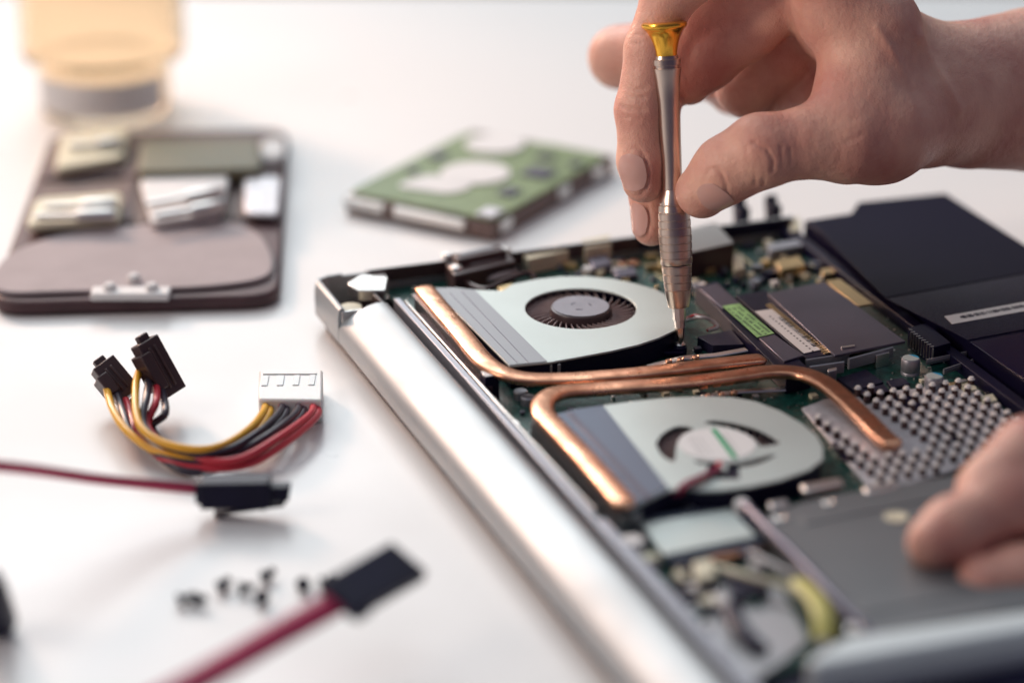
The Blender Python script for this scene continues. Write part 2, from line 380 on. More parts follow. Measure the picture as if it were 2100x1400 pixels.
# fan 1
SLOTS = [[(130, 680), (200, 575), (370, 488), (545, 515), (425, 580), (355, 690), (340, 850), (300, 865), (195, 800)],
         [(640, 450), (760, 428), (1000, 458), (1250, 530), (1470, 660), (1380, 692), (1260, 705), (1200, 640), (1080, 560), (900, 500), (760, 475)],
         [(1450, 795), (1350, 800), (1150, 850), (950, 885), (700, 868), (550, 858), (600, 893), (800, 905), (1000, 930), (1150, 915), (1300, 868)],
         [(700, 880), (1030, 905), (1035, 1060), (660, 1055)]]
def fan(c, r_hole, outline_px, r_hub, labelled, name_label):
    root = empty('cooling_fan', (0, 0, 0)); root.parent = lap
    if name_label: root['label'] = name_label
    outl = [L2(*q, 20) for q in outline_px]
    side = MB()
    base = [(c[0]+(x-c[0])*0.985, c[1]+(y-c[1])*0.985) for x, y in outl]
    side.ring(base, c, r_hole+1.5, 11.4, 19.0)
    side.build('fan_housing', M['black'], root, bevel=0.15)
    if not labelled:
        MB().ring(outl, c, r_hole, 19.2, 20.0, n=120).build('fan_cover', M['fanwhite'], root, bevel=0.18)
    else:
        pl = MB().prism(outl, 19.2, 20.0).build('fan_cover', M['fanwhite'], root)
        for k, sl in enumerate(SLOTS):
            q = spline([(x, y, 0) for x, y in [L2(1320+a/5.25, 780+b/5.25, 20) for a, b in sl+sl[:1]]], 4)[:-1] if k < 3 else [Vector((*L2(1320+a/5.25, 780+b/5.25, 20), 0)) for a, b in sl]
            ct = MB().prism([(v.x, v.y) for v in q], 18, 21.5).build('cutter', M['black'], root)
            bo = pl.modifiers.new('cut', 'BOOLEAN'); bo.object = ct; bo.solver = 'EXACT'; bo.operation = 'DIFFERENCE'
            bpy.context.view_layer.update()
            me = bpy.data.meshes.new_from_object(pl.evaluated_get(bpy.context.evaluated_depsgraph_get()))
            pl.modifiers.clear(); pl.data = me; bpy.data.objects.remove(ct)
        b_ = pl.modifiers.new('bevel', 'BEVEL'); b_.width = 0.00012; b_.segments = 2; b_.limit_method = 'ANGLE'
    MB().cyl(c, r_hole+1.4, 11.3, 11.7, 64).build('fan_floor', M['black'], root)
    bl = MB(); nb = 37
    for i in range(nb):
        a = 2*math.pi*i/nb; pts = []
        for k in range(6):
            rr = r_hub+0.3+(r_hole+0.8-r_hub)*k/5; aa = a+0.32*k/5
            pts.append((c[0]+rr*math.cos(aa), c[1]+rr*math.sin(aa)))
        vs = [(x, y, z) for z in (12.6, 18.3) for x, y in pts]
        th = 0.28
        vs2 = [(x+th*math.cos(a+1.7), y+th*math.sin(a+1.7), z) for x, y, z in vs]
        fs = []
        for k in range(5):
            fs += [(k, k+1, 6+k+1, 6+k), (12+k+1, 12+k, 18+k, 18+k+1), (6+k, 6+k+1, 18+k+1, 18+k)]
        bl.add(vs+vs2, fs)
    bl.build('fan_blades', M['steelblade'], root)
    ht = 0 if not labelled else -2.2
    hub = MB(); hub.lathe([(r_hub, 12), (r_hub, 19.6+ht), (r_hub-0.35, 20.4+ht), (r_hub-1.0, 20.7+ht), (0.01, 20.8+ht)], n=64, c=(c[0], c[1], 0))
    hub.build('fan_hub', M['brown'] if not labelled else M['black'], root, smooth=True)
    return root, outl
M['steelblade'] = mat('fan_blade_plastic', (0.36, 0.28, 0.28), 0.35, metal=0.3)
M['hubtop'] = mat('hub_sticker', (0.27, 0.27, 0.31), 0.4, metal=0.2, noise=0.06, nscale=200)
f1c = (74.6, 82.8)
f1out = [(885, 590), (932, 589), (975, 594), (1030, 596), (1052, 582), (1100, 572), (1150, 566.5), (1200, 566), (1255, 571), (1300, 580), (1345, 593), (1378, 611), (1396, 634), (1402, 658), (1385, 676), (1352, 692), (1310, 706), (1255, 719), (1190, 731), (1128, 742), (1045, 750)]
fan1, f1o = fan(f1c, 20.2, f1out, 11.2, False, 'far fan with open round inlet and grey hub')
MB().cyl(f1c, 10.3, 20.82, 20.92, 56).build('hub_sticker', M['hubtop'], fan1)
dd = MB()
for k in range(3):
    a = math.radians(90+120*k-LANG*0); 
    for j in (-1, 0, 1): dd.box((f1c[0]+3.6*math.cos(a)+j*0.7*math.sin(a), f1c[1]+3.6*math.sin(a)-j*0.7*math.cos(a), 20.98), (0.5, 0.9, 0.06), a)
dd.build('hub_marks', M['ramgrey'], fan1)
tape = [L2(*q, 20.0) for q in ((887, 592), (928, 590.5), (973, 595), (1122, 742), (1045, 749.5))]
MB().prism(tape, 20.06, 20.3).build('foil_tape', M['tape'], fan1, bevel=0.05)
st = MB()
for (a, b) in (((922, 600), (1062, 745)), ((946, 597), (1085, 744))):
    p, q = L(*a, 20.3), L(*b, 20.3); n_ = 26
    for i in range(n_):
        m_ = p.lerp(q, (i+.5)/n_); dd_ = q-p
        st.box((m_.x, m_.y, 20.36), (dd_.length/n_*0.8, 0.28, 0.1), math.atan2(dd_.y, dd_.x))
st.build('stitch_lines', M['ramgrey'], fan1)
sv = MB(); 
for q in ((1130, 765), (1146, 763)): 
    p = L(q[0], q[1]-17, 19.0); sv.box((p.x+0.3, p.y, 15.5), (0.5, 1.0 if q[0] > 1140 else 0.6, 7), 0)
sv.build('duct_clip', M['tape'], fan1)
# mounting ear and its ring
ear = L(1394, 708, 14)
MB().lathe([(1.4, 11), (2.6, 11), (2.6, 13.6), (2.0, 14.2), (1.3, 14.2)], c=(ear.x, ear.y, 0), n=28).build('mounting_ear', M['blackgloss'], fan1, smooth=True)
MB().prism([L2(*q, 13) for q in ((1344, 712), (1390, 697), (1402, 722), (1350, 722))], 11.6, 13.0).build('ear_arm', M['blackgloss'], fan1, bevel=0.3)
MB().lathe([(0.5, 14.2), (1.9, 14.25), (2.1, 14.6), (1.5, 15.1), (0.6, 15.1)], c=(ear.x, ear.y, 0), n=28).build('screw', M['tin'], lap, smooth=True)
e2 = L(1384, 665, 18)
MB().lathe([(1.4, 17.2), (2.6, 17.2), (2.6, 17.9), (1.4, 17.9)], c=(e2.x, e2.y, 0), n=28).build('washer', M['fanwhite'], fan1, smooth=True)

# fan 2
f2c = (202.0, 80.2)
f2out = [(1130, 852), (1180, 838), (1235, 831), (1300, 822), (1370, 815), (1440, 812), (1500, 814), (1548, 822), (1600, 842), (1645, 868), (1675, 893), (1687, 915), (1688, 940), (1660, 962), (1600, 983), (1540, 996), (1480, 1003), (1440, 1004), (1405, 1000), (1372, 1003), (1290, 1042)]
fan2, f2o = fan(f2c, 18.8, f2out, 12.2, True, 'near fan with crescent inlet slots and a green-striped sticker')
hub2 = L2(1470, 911, 20)
MB().cyl(hub2, 12.6, 20.04, 20.2, 64).build('sticker', M['paper'], fan2)
p, q = L(1463, 880, 20.2), L(1508, 939, 20.2)
d_ = q-p; MB().box(((p.x+q.x)/2, (p.y+q.y)/2, 20.27), (d_.length, 1.8, 0.1), math.atan2(d_.y, d_.x)).build('sticker_stripe', M['greenink'], fan2)
sk = MB(); an_ = math.atan2(d_.y, d_.x); nx_, ny_ = -math.sin(an_), math.cos(an_)
for k in range(5):
    for j in (-7.5, -6.2, -4.0, 3.6, 5.0): sk.box((hub2[0]+nx_*j+(k-2)*3*math.cos(an_), hub2[1]+ny_*j+(k-2)*3*math.sin(an_), 20.24), (1.9, 0.35, 0.06), an_)
sk.build('sticker_print', M['fin'], fan2)
slab('lead_socket', [(1452, 948), (1516, 952), (1516, 980), (1448, 978)], 12, 18.6, M['black'], 0.2, parent=fan2)
slab('lead_tip', [(1474, 952), (1492, 952), (1492, 964), (1472, 964)], 18.6, 20.2, M['fanwhite'], 0.2, parent=fan2)
slab('lead_tip', [(1468, 946), (1480, 944), (1482, 952), (1468, 954)], 18.6, 20.3, M['red'], 0.2, parent=fan2)
tape2 = [L2(*q, 20.0) for q in ((1131, 853), (1180, 840), (1236, 832), (1371, 1001), (1290, 1041))]
MB().prism(tape2, 20.06, 20.3).build('foil_tape', M['tapeblue'], fan2, bevel=0.05)
p, q = L(1168, 846, 20.4), L(1330, 1022, 20.4); d_ = q-p
MB().box(((p.x+q.x)/2, (p.y+q.y)/2, 20.45), (d_.length, 2.4, 0.25), math.atan2(d_.y, d_.x)).build('tape_fold', M['ramgrey'], fan2, bevel=0.1)

# heat pipes
def pipe(pts, rx, rz, label=None, end=True):
    path = spline(pts, 12)
    m = len(path)
    acc = [0]
    for a, b in zip(path, path[1:]): acc.append(acc[-1]+(b-a).length)
    tot = acc[-1]
    def tp(t):
        s_ = acc[int(round(t*(m-1)))]; k = min(s_, tot-s_) if end is True else (tot-s_ if end == 'last' else s_)
        return max(0.12, math.sin(min(1, (k+0.15)/3.2)*math.pi/2)**0.7)
    # extra samples near ends for a round nose
    extra0 = [path[0].lerp(path[1], x) for x in (0, .15, .35, .6)]; extra1 = [path[-2].lerp(path[-1], x) for x in (.4, .65, .85, 1)]
    path = extra0+path[1:-1]+extra1; m = len(path); acc[:] = [0]
    for a, b in zip(path, path[1:]): acc.append(acc[-1]+(b-a).length)
    tot = acc[-1]
    o = MB().tube(path, rx, rz, 20, taper=tp, square=0.38).build('heat_pipe', M['copper'], lap, smooth=True)
    if label: o['label'] = label
    return o
z1 = 20.2
pipe([L(866, 589, z1), L(905, 636, z1), L(950, 690, z1), L(985, 733, z1), L(1020, 760, z1-0.4), L(1075, 776, z1-1.5), L(1150, 778, z1-2), L(1260, 771, z1-2), L(1350, 762, z1-2), L(1450, 750, z1-2), L(1530, 741, z1-2), L(1572, 737, z1-2)], 3.9, 1.6, 'copper pipe beside the far fan, nearly white with glare')
z2 = 18.2
pipe([L(1287, 1040, z1), L(1240, 985, z1), L(1190, 930, z1), L(1140, 878, z1), L(1114, 848, z1), L(1118, 822, z1-0.3), L(1150, 805, z1-1), L(1215, 799, z2), L(1300, 793, z2), L(1400, 786, z2), L(1500, 774, z2), L(1575, 763, z2), L(1640, 766, z2), L(1690, 786, z2), L(1735, 822, z2-1), L(1780, 865, z2-2), L(1812, 897, z2-2.5), L(1838, 917, z2-2.5)], 3.9, 1.7, 'long copper pipe looping from the near fan to the pale plate')
# black bracket under pipes with copper rivets
br = [L(1330, 752, 15), L(1400, 734, 15), L(1470, 728, 15), L(1530, 717, 15)]
MB().tube(br, 1.6, 0.4, 8, square=0.5).build('spring_plate', M['tin'], lap, smooth=True)
for q in ((1371, 739), (1396, 736), (1427, 731)):
    p = L(*q, 16); MB().lathe([(1.3, 15.2), (1.3, 15.9), (0.9, 16.4), (0.5, 16.0)], c=(p.x, p.y, 0), n=16).build('rivet', M['copper'], lap, smooth=True)
br = [L(1440, 812, 13), L(1520, 802, 13), L(1610, 798, 13)]
MB().tube(br, 1.4, 0.4, 8, square=0.5).build('spring_plate', M['tin'], lap, smooth=True)
for q in ((1452, 810), (1480, 807), (1505, 803)):
    p = L(*q, 15); MB().lathe([(1.3, 14), (1.3, 14.9), (0.9, 15.4), (0.5, 15.0)], c=(p.x, p.y, 0), n=16).build('rivet', M['copper'], lap, smooth=True)

# memory and drive bay area
slab('memory_frame', [(1426, 588), (1470, 576), (1664, 760), (1612, 772)], 11, 17.5, M['black'])
fr = slab('memory_strip', [(1432, 590), (1470, 580), (1524, 626), (1482, 632)], 17.5, 18.2, M['ramgrey'])
slab('green_label', [(1482, 627), (1516, 622), (1588, 683), (1553, 691)], 18.25, 18.5, M['greenlabel'], 0.03)
slab('memory_strip', [(1556, 692), (1588, 685), (1648, 728), (1608, 740)], 17.5, 18.2, M['ramgrey'])
slab('memory_module', [(1508, 606), (1570, 594), (1722, 722), (1655, 735)], 12, 16.8, M['chip'])
wl_ = slab('white_label', [(1549, 638), (1586, 633), (1686, 716), (1649, 724)], 16.9, 17.15, M['paper'], 0.03)
bc = MB(); p0, p1 = L(1578, 643, 17.2), L(1668, 716, 17.2); q0, q1 = L(1596, 650, 17.2), L(1676, 713, 17.2)
for i in range(30):
    t_ = i/29; c_ = p0.lerp(p1, t_); w_ = rnd.choice((.3, .5, .8)); dd_ = p1-p0
    if 3 < i < 28: bc.box((c_.x-0.2, c_.y+2.4, 17.22), (w_, 2.6, 0.06), math.atan2(dd_.y, dd_.x)-0.0)
    if i % 2: bc.box((c_.x+1.4, c_.y-0.9, 17.22), (0.8, 0.6, 0.06), math.atan2(dd_.y, dd_.x))
bc.build('barcode', M['ink'], wl_)
bc = MB(); p0, p1 = L(1492, 633, 18.5), L(1572, 685, 18.5)
for j in range(3):
    for i in range(22):
        c_ = L(1494+j*11, 633-j*1.5, 18.6).lerp(L(1560+j*10, 686-j*2, 18.6), i/21)
        if rnd.random() < .75: bc.box((c_.x, c_.y, 18.56), (0.5, 0.8, 0.06), 0.1)
bc.build('label_print', M['ink'], bpy.data.objects['green_label'])
gp = MB()
p0, p1 = L(1588, 626, 17), L(1706, 724, 17)
for i in range(26):
    c_ = p0.lerp(p1, i/25); gp.box((c_.x-1.0, c_.y-1.6, 17.0), (1.3, 2.0, 0.5), 0.1)
gp.build('gold_contacts', M['goldpad'], lap)
sh = slab('shield_cover', [(1574, 601), (1690, 577), (1857, 699), (1712, 728)], 17.0, 18.0, M['ramgrey'], 0.2, 'grey metal shield plate over the memory')
slab('copper_strip', [(1694, 576), (1722, 571), (1790, 622), (1760, 627)], 16.8, 17.6, M['goldpad'], 0.1)
slab('shield_lip', [(1724, 710), (1752, 706), (1754, 709), (1726, 713)], 18.05, 18.5, M['tin'], 0.05)
for a, b in (((1652, 748), (1740, 734)), ((1740, 746), (1830, 722)), ((1660, 762), (1730, 752))):
    p, q = L(*a, 15), L(*b, 15)
    MB().tube([p, q], 0.6, 2.2, 8, square=0.6).build('metal_bracket', M['silver_dull'], lap, smooth=True)
slab('metal_bracket', [(1698, 756), (1716, 752), (1716, 758), (1698, 762)], 9, 16.5, M['tin'], 0.2)
slab('metal_bracket', [(1795, 724), (1822, 718), (1824, 722), (1797, 729)], 11, 16, M['tin'], 0.15)
# capacitors
for x, y in ((1868, 733), (1916, 770)):
    c_ = L(x, y, 17); cp = empty('capacitor', (0, 0, 0)); cp.parent = lap
    r_ = 3.35
    MB().lathe([(r_, 10.8), (r_, 11.6), (r_-.25, 12), (r_, 12.4), (r_, 16.3), (r_-.3, 16.8), (r_-.7, 16.9), (0.01, 16.9)], c=(c_.x, c_.y, 0), n=32).build('can', M['silver_dull'], cp, smooth=True)
    MB().cyl((c_.x, c_.y), r_-.5, 16.92, 17.0, 32).build('can_top', M['fanwhite'], cp)
    seg = [(c_.x+(r_-.5)*math.cos(t_), c_.y+(r_-.5)*math.sin(t_)) for t_ in [math.radians(60+i*12) for i in range(10)]]
    MB().prism(seg, 17.02, 17.06).build('blue_mark', M['capblue'], cp)
for x, y, z_ in ((1083, 812, 14), (1068, 800, 14)):
    c_ = L(x, y, z_); MB().lathe([(2.6, 10.8), (2.6, z_-.4), (2.2, z_), (0.01, z_)], c=(c_.x, c_.y, 0), n=24).build('capacitor', M['silver_dull'], lap, smooth=True)
# chips
for px, z0, z1_, m_ in (
    ([(1716, 775), (1776, 757), (1812, 783), (1752, 800)], 11, 12.6, 'chip'), ([(1752, 803), (1812, 787), (1836, 812), (1776, 830)], 11, 12.6, 'chip'),
    ([(1818, 780), (1852, 773), (1866, 786), (1830, 794)], 11, 12.4, 'chip'),
    ([(1430, 690), (1500, 676), (1526, 706), (1462, 708)], 11, 15, 'chip'),
    ([(1467, 707), (1508, 701), (1514, 712), (1474, 718)], 11, 13.0, 'ramgrey'), ([(1422, 710), (1436, 708), (1440, 714), (1426, 716)], 11, 12.6, 'chip')):
    slab('chip', px, z0, z1_, M[m_], 0.15)
# network jack, plugs and other parts along the back edge
slab('network_jack', [(1406, 472), (1468, 455), (1506, 498), (1412, 519)], 11, 21.5, M['brown'], 0.3)
slab('jack_shield', [(1407, 471), (1467, 455.5), (1504, 497.5), (1413, 518)], 21.5, 21.8, M['tin'], 0.1, parent=lap)
slab('connector', [(1588, 535), (1638, 524), (1652, 543), (1602, 553)], 12, 16, M['goldpad'], 0.2)
slab('connector', [(1560, 556), (1590, 547), (1660, 536), (1662, 545), (1580, 560)], 11, 14, M['chip'], 0.2)
slab('connector', [(1572, 500), (1640, 490), (1646, 502), (1580, 514)], 11, 15, M['silver_dull'], 0.2)
slab('connector', [(1502, 522), (1522, 520), (1528, 548), (1506, 555)], 11, 15, M['cream'], 0.2)
slab('connector', [(1684, 551), (1706, 548), (1714, 558), (1688, 562)], 11, 14, M['goldpad'], 0.2)
for (x, y) in ((1520, 470), (1585, 465)):
    c_ = L(x, y, 11)
    MB().box((c_.x, c_.y, 15.5), (5, 5.2, 10), 0.1).build('audio_jack', M['black'], lap, bevel=0.6)
    MB().box((c_.x-3.5, c_.y+0.4, 20), (3.2, 4.6, 6), 0.3).build('audio_jack', M['black'], lap, bevel=0.5)
slab('wire_block', [(1618, 448), (1640, 446), (1642, 470), (1622, 474)], 11, 16, M['cream'], 0.2)
# dark display port block
dk = empty('power_jack', (0, 0, 0)); dk.parent = lap
slab('jack_body', [(914, 540), (1040, 514), (1058, 535), (932, 565)], 11, 19.5, M['brown'], 0.5, parent=dk)
slab('jack_body', [(928, 520), (1022, 501), (1040, 512), (938, 533)], 16, 22.5, M['brown'], 0.6, parent=dk)
slab('jack_top', [(940, 518), (1008, 504), (1014, 508), (946, 523)], 22.55, 22.9, M['tape'], 0.1, parent=dk)
slab('jack_top', [(962, 537), (1028, 522), (1030, 528), (966, 543)], 19.55, 19.9, M['tape'], 0.1, parent=dk)
for x, y in ((919, 529), (936, 556), (1036, 518)):
    c_ = L(x, y, 18.5); MB().lathe([(2.4, 13), (2.4, 20), (1.8, 20.6), (0.01, 20.7)], c=(c_.x, c_.y, 0), n=20).build('screw', M['tin'], lap, smooth=True)
slab('connector', [(1070, 521), (1160, 505), (1166, 514), (1084, 531)], 11, 17.5, M['cream'], 0.3)
slab('connector', [(1082, 533), (1162, 517), (1164, 523), (1086, 540)], 11, 13, M['brown'], 0.2)
slab('connector', [(1192, 492), (1250, 481), (1254, 500), (1200, 508)], 11, 18, M['cream'], 0.3)
slab('port', [(732, 566), (786, 556), (796, 572), (742, 582)], 11, 17, M['paper'], 0.3)
slab('coil', [(1204, 528), (1244, 520), (1256, 540), (1216, 550)], 11, 14.5, M['ramgrey'], 0.5)
slab('chip', [(1256, 553), (1300, 545), (1308, 562), (1266, 568)], 11, 13.5, M['ramgrey'], 0.3)
for x, y in ((1278, 536), (1300, 534)):
    c_ = L(x, y, 13); MB().lathe([(2.2, 11), (2.2, 12.5), (1.2, 12.6), (1.2, 11.5)], c=(c_.x, c_.y, 0), n=16).build('screw_post', M['copper'], lap, smooth=True)
# ring terminal and cables by the jack
c_ = L(965, 577, 14)
MB().lathe([(1.4, 13), (3.0, 13), (3.0, 13.8), (1.4, 13.8)], c=(c_.x, c_.y, 0), n=24).build('ring_terminal', M['yellowtape'], lap, smooth=True)
MB().tube(spline([L(940, 570, 15), L(990, 592, 17), L(1040, 573, 19), L(1080, 560, 19), L(1098, 573, 17), L(1080, 584, 15)], 8), 1.0, None, 8).build('cable', M['brown'], lap, smooth=True)
MB().tube(spline([L(985, 575, 14), L(1020, 568, 15), L(1056, 556, 15)], 8), 1.3, None, 8).build('cable', M['greywire'], lap, smooth=True)
slab('connector', [(1020, 588), (1050, 580), (1056, 590), (1028, 598)], 11, 15.5, M['goldpad'], 0.3)
# fan lead near the screwdriver
for i, (m_, dx) in enumerate((('red', 0), ('blackwire', 3), ('whitewire', 6), ('greywire', 9))):
    MB().tube(spline([L(1405, 655+dx*0.4, 13), L(1425+dx, 647+dx*0.5, 17), L(1450+dx, 652+dx*0.5, 16), L(1468+dx*.6, 668+dx*.3, 14), L(1450+dx*.5, 678, 13)], 8), 0.55, None, 8).build('wire', M[m_], lap, smooth=True)
# ribbon connector with pins next to the battery
slab('pin_header', [(1862, 672), (1900, 662), (1950, 702), (1912, 713)], 11, 18, M['black'], 0.2)
pn = MB()
for i in range(9):
    c_ = L(1868, 676, 18.2).lerp(L(1912, 710, 18.2), i/8); pn.box((c_.x+1.2, c_.y-0.4, 15), (0.5, 0.5, 5.8), 0)
    pn.box((c_.x, c_.y, 18.1), (0.5, 1.1, 0.25), 0)
pn.build('header_pins', M['tin'], lap)
for a, b, z_ in (((1900, 742), (1982, 726), 14), ((1935, 762), (1995, 742), 14)):
    MB().tube([L(*a, z_), L(*b, z_)], 0.4, 1.2, 6).build('metal_bracket', M['silver_dull'], lap)
for px in ([(1968, 788), (1990, 782), (2006, 797), (1982, 803)], [(2010, 812), (2036, 806), (2046, 820), (2018, 826)]):
    o = slab('connector', px, 11, 13.5, M['cream'], 0.25)
# small solder specks and surface-mount parts
for i in range(95):
    for _ in range(40):
        u_, v_ = rnd.uniform(12, 236), rnd.uniform(30, 193)
        inf1 = (u_-75)**2+(v_-83)**2 < 44**2 or (u_ < 122 and v_ < 62 and u_ > 34); inf2 = (u_-202)**2+(v_-80)**2 < 44**2 or (u_ > 155 and v_ < 60)
        cov = 60 < u_ < 158 and 126 < v_ < 184; hs = u_ > 172 and v_ > 104
        if not (inf1 or inf2 or cov or hs): break
    m_ = rnd.choice(('chip', 'chip', 'tin', 'goldpad', 'ramgrey', 'cream'))
    MB().box((u_, v_, 11.6), (rnd.uniform(1.2, 4.0), rnd.uniform(1.0, 3.0), rnd.uniform(1.0, 2.2)), rnd.choice((0, 0, math.pi/2, .78))).build('component', M[m_], lap, bevel=0.12)
for i in range(60):                                          # crowded corner by the back edge
    while True:
        u_, v_ = rnd.uniform(12, 62), rnd.uniform(98, 193)
        if (u_-75)**2+(v_-83)**2 > 44**2 and not (u_ > 58 and v_ > 124): break
    MB().box((u_, v_, 11.9), (rnd.uniform(1.2, 5.0), rnd.uniform(1.0, 4.0), rnd.uniform(1.2, 3.6)), rnd.choice((0, 0, math.pi/2, .78))).build('component', M[rnd.choice(('chip', 'tin', 'silver_dull', 'cream', 'paper', 'chip', 'tapeblue', 'goldpad'))], lap, bevel=0.12)
for i in range(24):
    while True:
        u_, v_ = rnd.uniform(120, 236), rnd.uniform(62, 128)
        if (u_-202)**2+(v_-80)**2 > 42**2 and u_ < 172 and u_ > 146: break
    MB().box((u_, v_, 11.9), (rnd.uniform(1.2, 3.5), rnd.uniform(1.0, 3.0), rnd.uniform(1.2, 3.0)), rnd.choice((0, 0, math.pi/2, .78))).build('component', M[rnd.choice(('chip', 'tin', 'cream', 'paper', 'chip'))], lap, bevel=0.12)
for v0 in (105, 118, 131, 170, 183):                         # traces
    MB().tube([Vector((14, v0, 11.05)), Vector((40, v0+rnd.uniform(-3, 3), 11.05)), Vector((56, v0+6, 11.05))], 0.25, 0.06, 6).build('board_trace', M['goldpad'], lap)
sp = MB(); k = 0
while k < 520:
    u_, v_ = rnd.uniform(11, 240), rnd.uniform(29, 194)
    if (u_-75)**2+(v_-83)**2 < 42**2 or (u_-202)**2+(v_-80)**2 < 42**2: continue
    s_ = rnd.uniform(.25, .7); sp.box((u_, v_, 11.1), (s_*rnd.choice((1, 2)), s_, 0.5), rnd.uniform(0, 3)); k += 1
tag(sp.build('solder_specks', M['tin'], lap), kind='stuff')

# pale pin-fin plate
hp = [(1640, 838), (1664, 822), (1700, 830), (1838, 792), (1860, 790), (1890, 798), (1960, 792), (2010, 812), (2085, 862), (2060, 900), (1960, 960), (1930, 970), (1800, 1018), (1760, 1010)]
hp = [(1644, 836), (1690, 818), (1835, 800), (1985, 786), (2100, 870), (1955, 962), (1795, 1012)]
hs = empty('heat_sink', (0, 0, 0)); hs.parent = lap
slab('sink_plate', hp, 11.4, 12.6, M['plateau'], 0.2, parent=hs)
hpl = [Vector(L2(*q, 12.6)) for q in hp]
def inside(pt, poly):
    r = False; n = len(poly)
    for i in range(n):
        a, b = poly[i], poly[(i+1) % n]
        if (a[1] > pt[1]) != (b[1] > pt[1]) and pt[0] < (b[0]-a[0])*(pt[1]-a[1])/(b[1]-a[1])+a[0]: r = not r
    return r
pcount = []
for i in range(-2, 40):
    for j in range(-2, 40):
        u_ = 160+i*6.0; v_ = 94+j*5.0+(i*0.5) % 5.0
        if not inside((u_, v_), hpl): continue
        # keep clear of the pipe and of the smooth area under it
        dline = abs((v_-134)); 
        if 160 < u_ < 218 and -9 < v_-137.5 < 12: continue
        pcount.append((u_, v_))
pcount.sort(key=lambda q: -q[0])
def pinmesh(pts):
    mb = MB()
    for u_, v_ in pts:
        mb.cyl((u_, v_), 1.25, 12.6, 15.2, 12, 1.05, 0); mb.cyl((u_, v_), 1.3, 15.2, 16.1, 12, 0.75, 1)
    return mb
for q in pcount[:100]:
    pinmesh([q]).build('sink_pin', [M['pin'], M['pintip']], hs, smooth=True)
if len(pcount) > 100: tag(pinmesh(pcount[100:]).build('far_sink_pins', [M['pin'], M['pintip']], hs, smooth=True), kind='stuff')
MB().prism(roundpoly([L2(*q, 13) for q in ((1822, 806), (1875, 812), (1898, 838), (1868, 842))], 2), 12.62, 12.9).build('plate_slot', M['black'], hs)
MB().prism(roundpoly([L2(*q, 13) for q in ((1930, 872), (1952, 880), (1975, 900), (1950, 905))], 2), 12.62, 12.9).build('plate_slot', M['black'], hs)
MB().prism(roundpoly([L2(*q, 13) for q in ((1705, 905), (1722, 908), (1745, 942), (1728, 944))], 2), 12.62, 12.9).build('plate_slot', M['black'], hs)

# battery
bt = empty('battery', (0, 0, 0)); bt.parent = lap
z = 20.0
def poly(name, pts, z0, z1, m, bevel): return MB().prism(pts, z0, z1).build(name, m, bt, bevel=bevel)
BV = 269.0
poly('battery_shell', [L2(1649, 452, 19.4), L2(1745, 437, 19.4), L2(1760, 414, 19.4), (L(1936, 396, 19.4).x, BV), (252, BV), (252, 201.5)], 8, 19.4, M['battery'], 0.5)
a_, b_, c1_ = L(1817, 611, 19.7), L(1982, 697, 19.7), L(1990, 702, 19.7)
poly('battery_panel', [(a_.x+.6, a_.y), (b_.x, b_.y+.6), (b_.x-6, BV-1), (a_.x-6, BV-1)], 19.45, 19.75, M['batterytex'], 0.1)
poly('battery_panel', [L2(1665, 457, 19.7), (8, BV-1), (a_.x-7, BV-1), (a_.x-.6, a_.y)], 19.45, 19.7, M['battery'], 0.1)
poly('battery_panel', [(c1_.x, c1_.y), (c1_.x-6, BV-1), (250, BV-1), (250, 203)], 19.45, 19.85, M['blackgloss'], 0.2)
a_, b_ = L(1937, 648, 20), L(1953, 664, 20)
bl_ = poly('battery_label', [(a_.x, a_.y), (b_.x, b_.y), (b_.x-5, 264), (a_.x-5, 264)], 19.8, 20.0, M['paper'], 0.02)
bc = MB()
for i in range(70):
    c_ = Vector((a_.x+3.2, a_.y+5, 20.05)).lerp(Vector((a_.x-1.6, 262, 20.05)), i/69)
    bc.box((c_.x, c_.y, 20.06), (2.6 if i % 7 else 1.4, rnd.choice((.3, .5, .7)), 0.05), 0.02)
bc.build('label_print', M['ink'], bl_)
# grey drive cover, front bar and what lies by it
slab('drive_cover', [(1560, 1062), (1640, 1030), (1720, 1012), (1925, 978), (2300, 915), (2500, 1180), (1768, 1300)], 9, 17.0, M['coverplate'], 0.5, 'large grey metal drive cover under the fingers')
for x, y in ((1600, 1062), (1752, 1288), (1700, 1030)):
    c_ = L(x, y, 17); MB().lathe([(2.2, 17.02), (2.2, 17.4), (1.2, 17.6), (0.8, 17.2)], c=(c_.x, c_.y, 0), n=20).build('screw', M['tin'], lap, smooth=True)
slab('cover_ridge', [(1640, 1060), (1900, 1010), (1912, 1022), (1652, 1074)], 17.02, 17.4, M['coverplate'], 0.2)
slab('cover_ridge', [(1760, 1240), (1990, 1200), (2004, 1214), (1774, 1256)], 17.02, 17.4, M['coverplate'], 0.2)
c_ = L(1838, 1060, 17); MB().lathe([(3.8, 17.05), (3.8, 17.3), (3.2, 17.5), (2.4, 17.2), (0.01, 17.2)], c=(c_.x, c_.y, 0), n=28).build('cover_emboss', M['cream'], lap, smooth=True)
slab('case_edge', [(1652, 1352), (1740, 1302), (2350, 1215), (2400, 1240), (1672, 1362)], 6, 19.0, M['lightsilver'], 1.2)
slab('drive_tab', [(1640, 992), (1722, 977), (1732, 990), (1650, 1006)], 15, 18.5, M['tin'], 0.6)
slab('drive_tab', [(1768, 998), (1836, 985), (1842, 996), (1776, 1010)], 14, 17.5, M['tin'], 0.6)
slab('drive_tab', [(1574, 1028), (1614, 1021), (1620, 1034), (1582, 1042)], 14, 17.5, M['fin'], 0.6)
wm = empty('wireless_card', (0, 0, 0)); wm.parent = lap
slab('card_board', [(1300, 1062), (1500, 1030), (1568, 1112), (1372, 1150)], 12, 13.2, M['tapeblue'], 0.2, parent=wm)
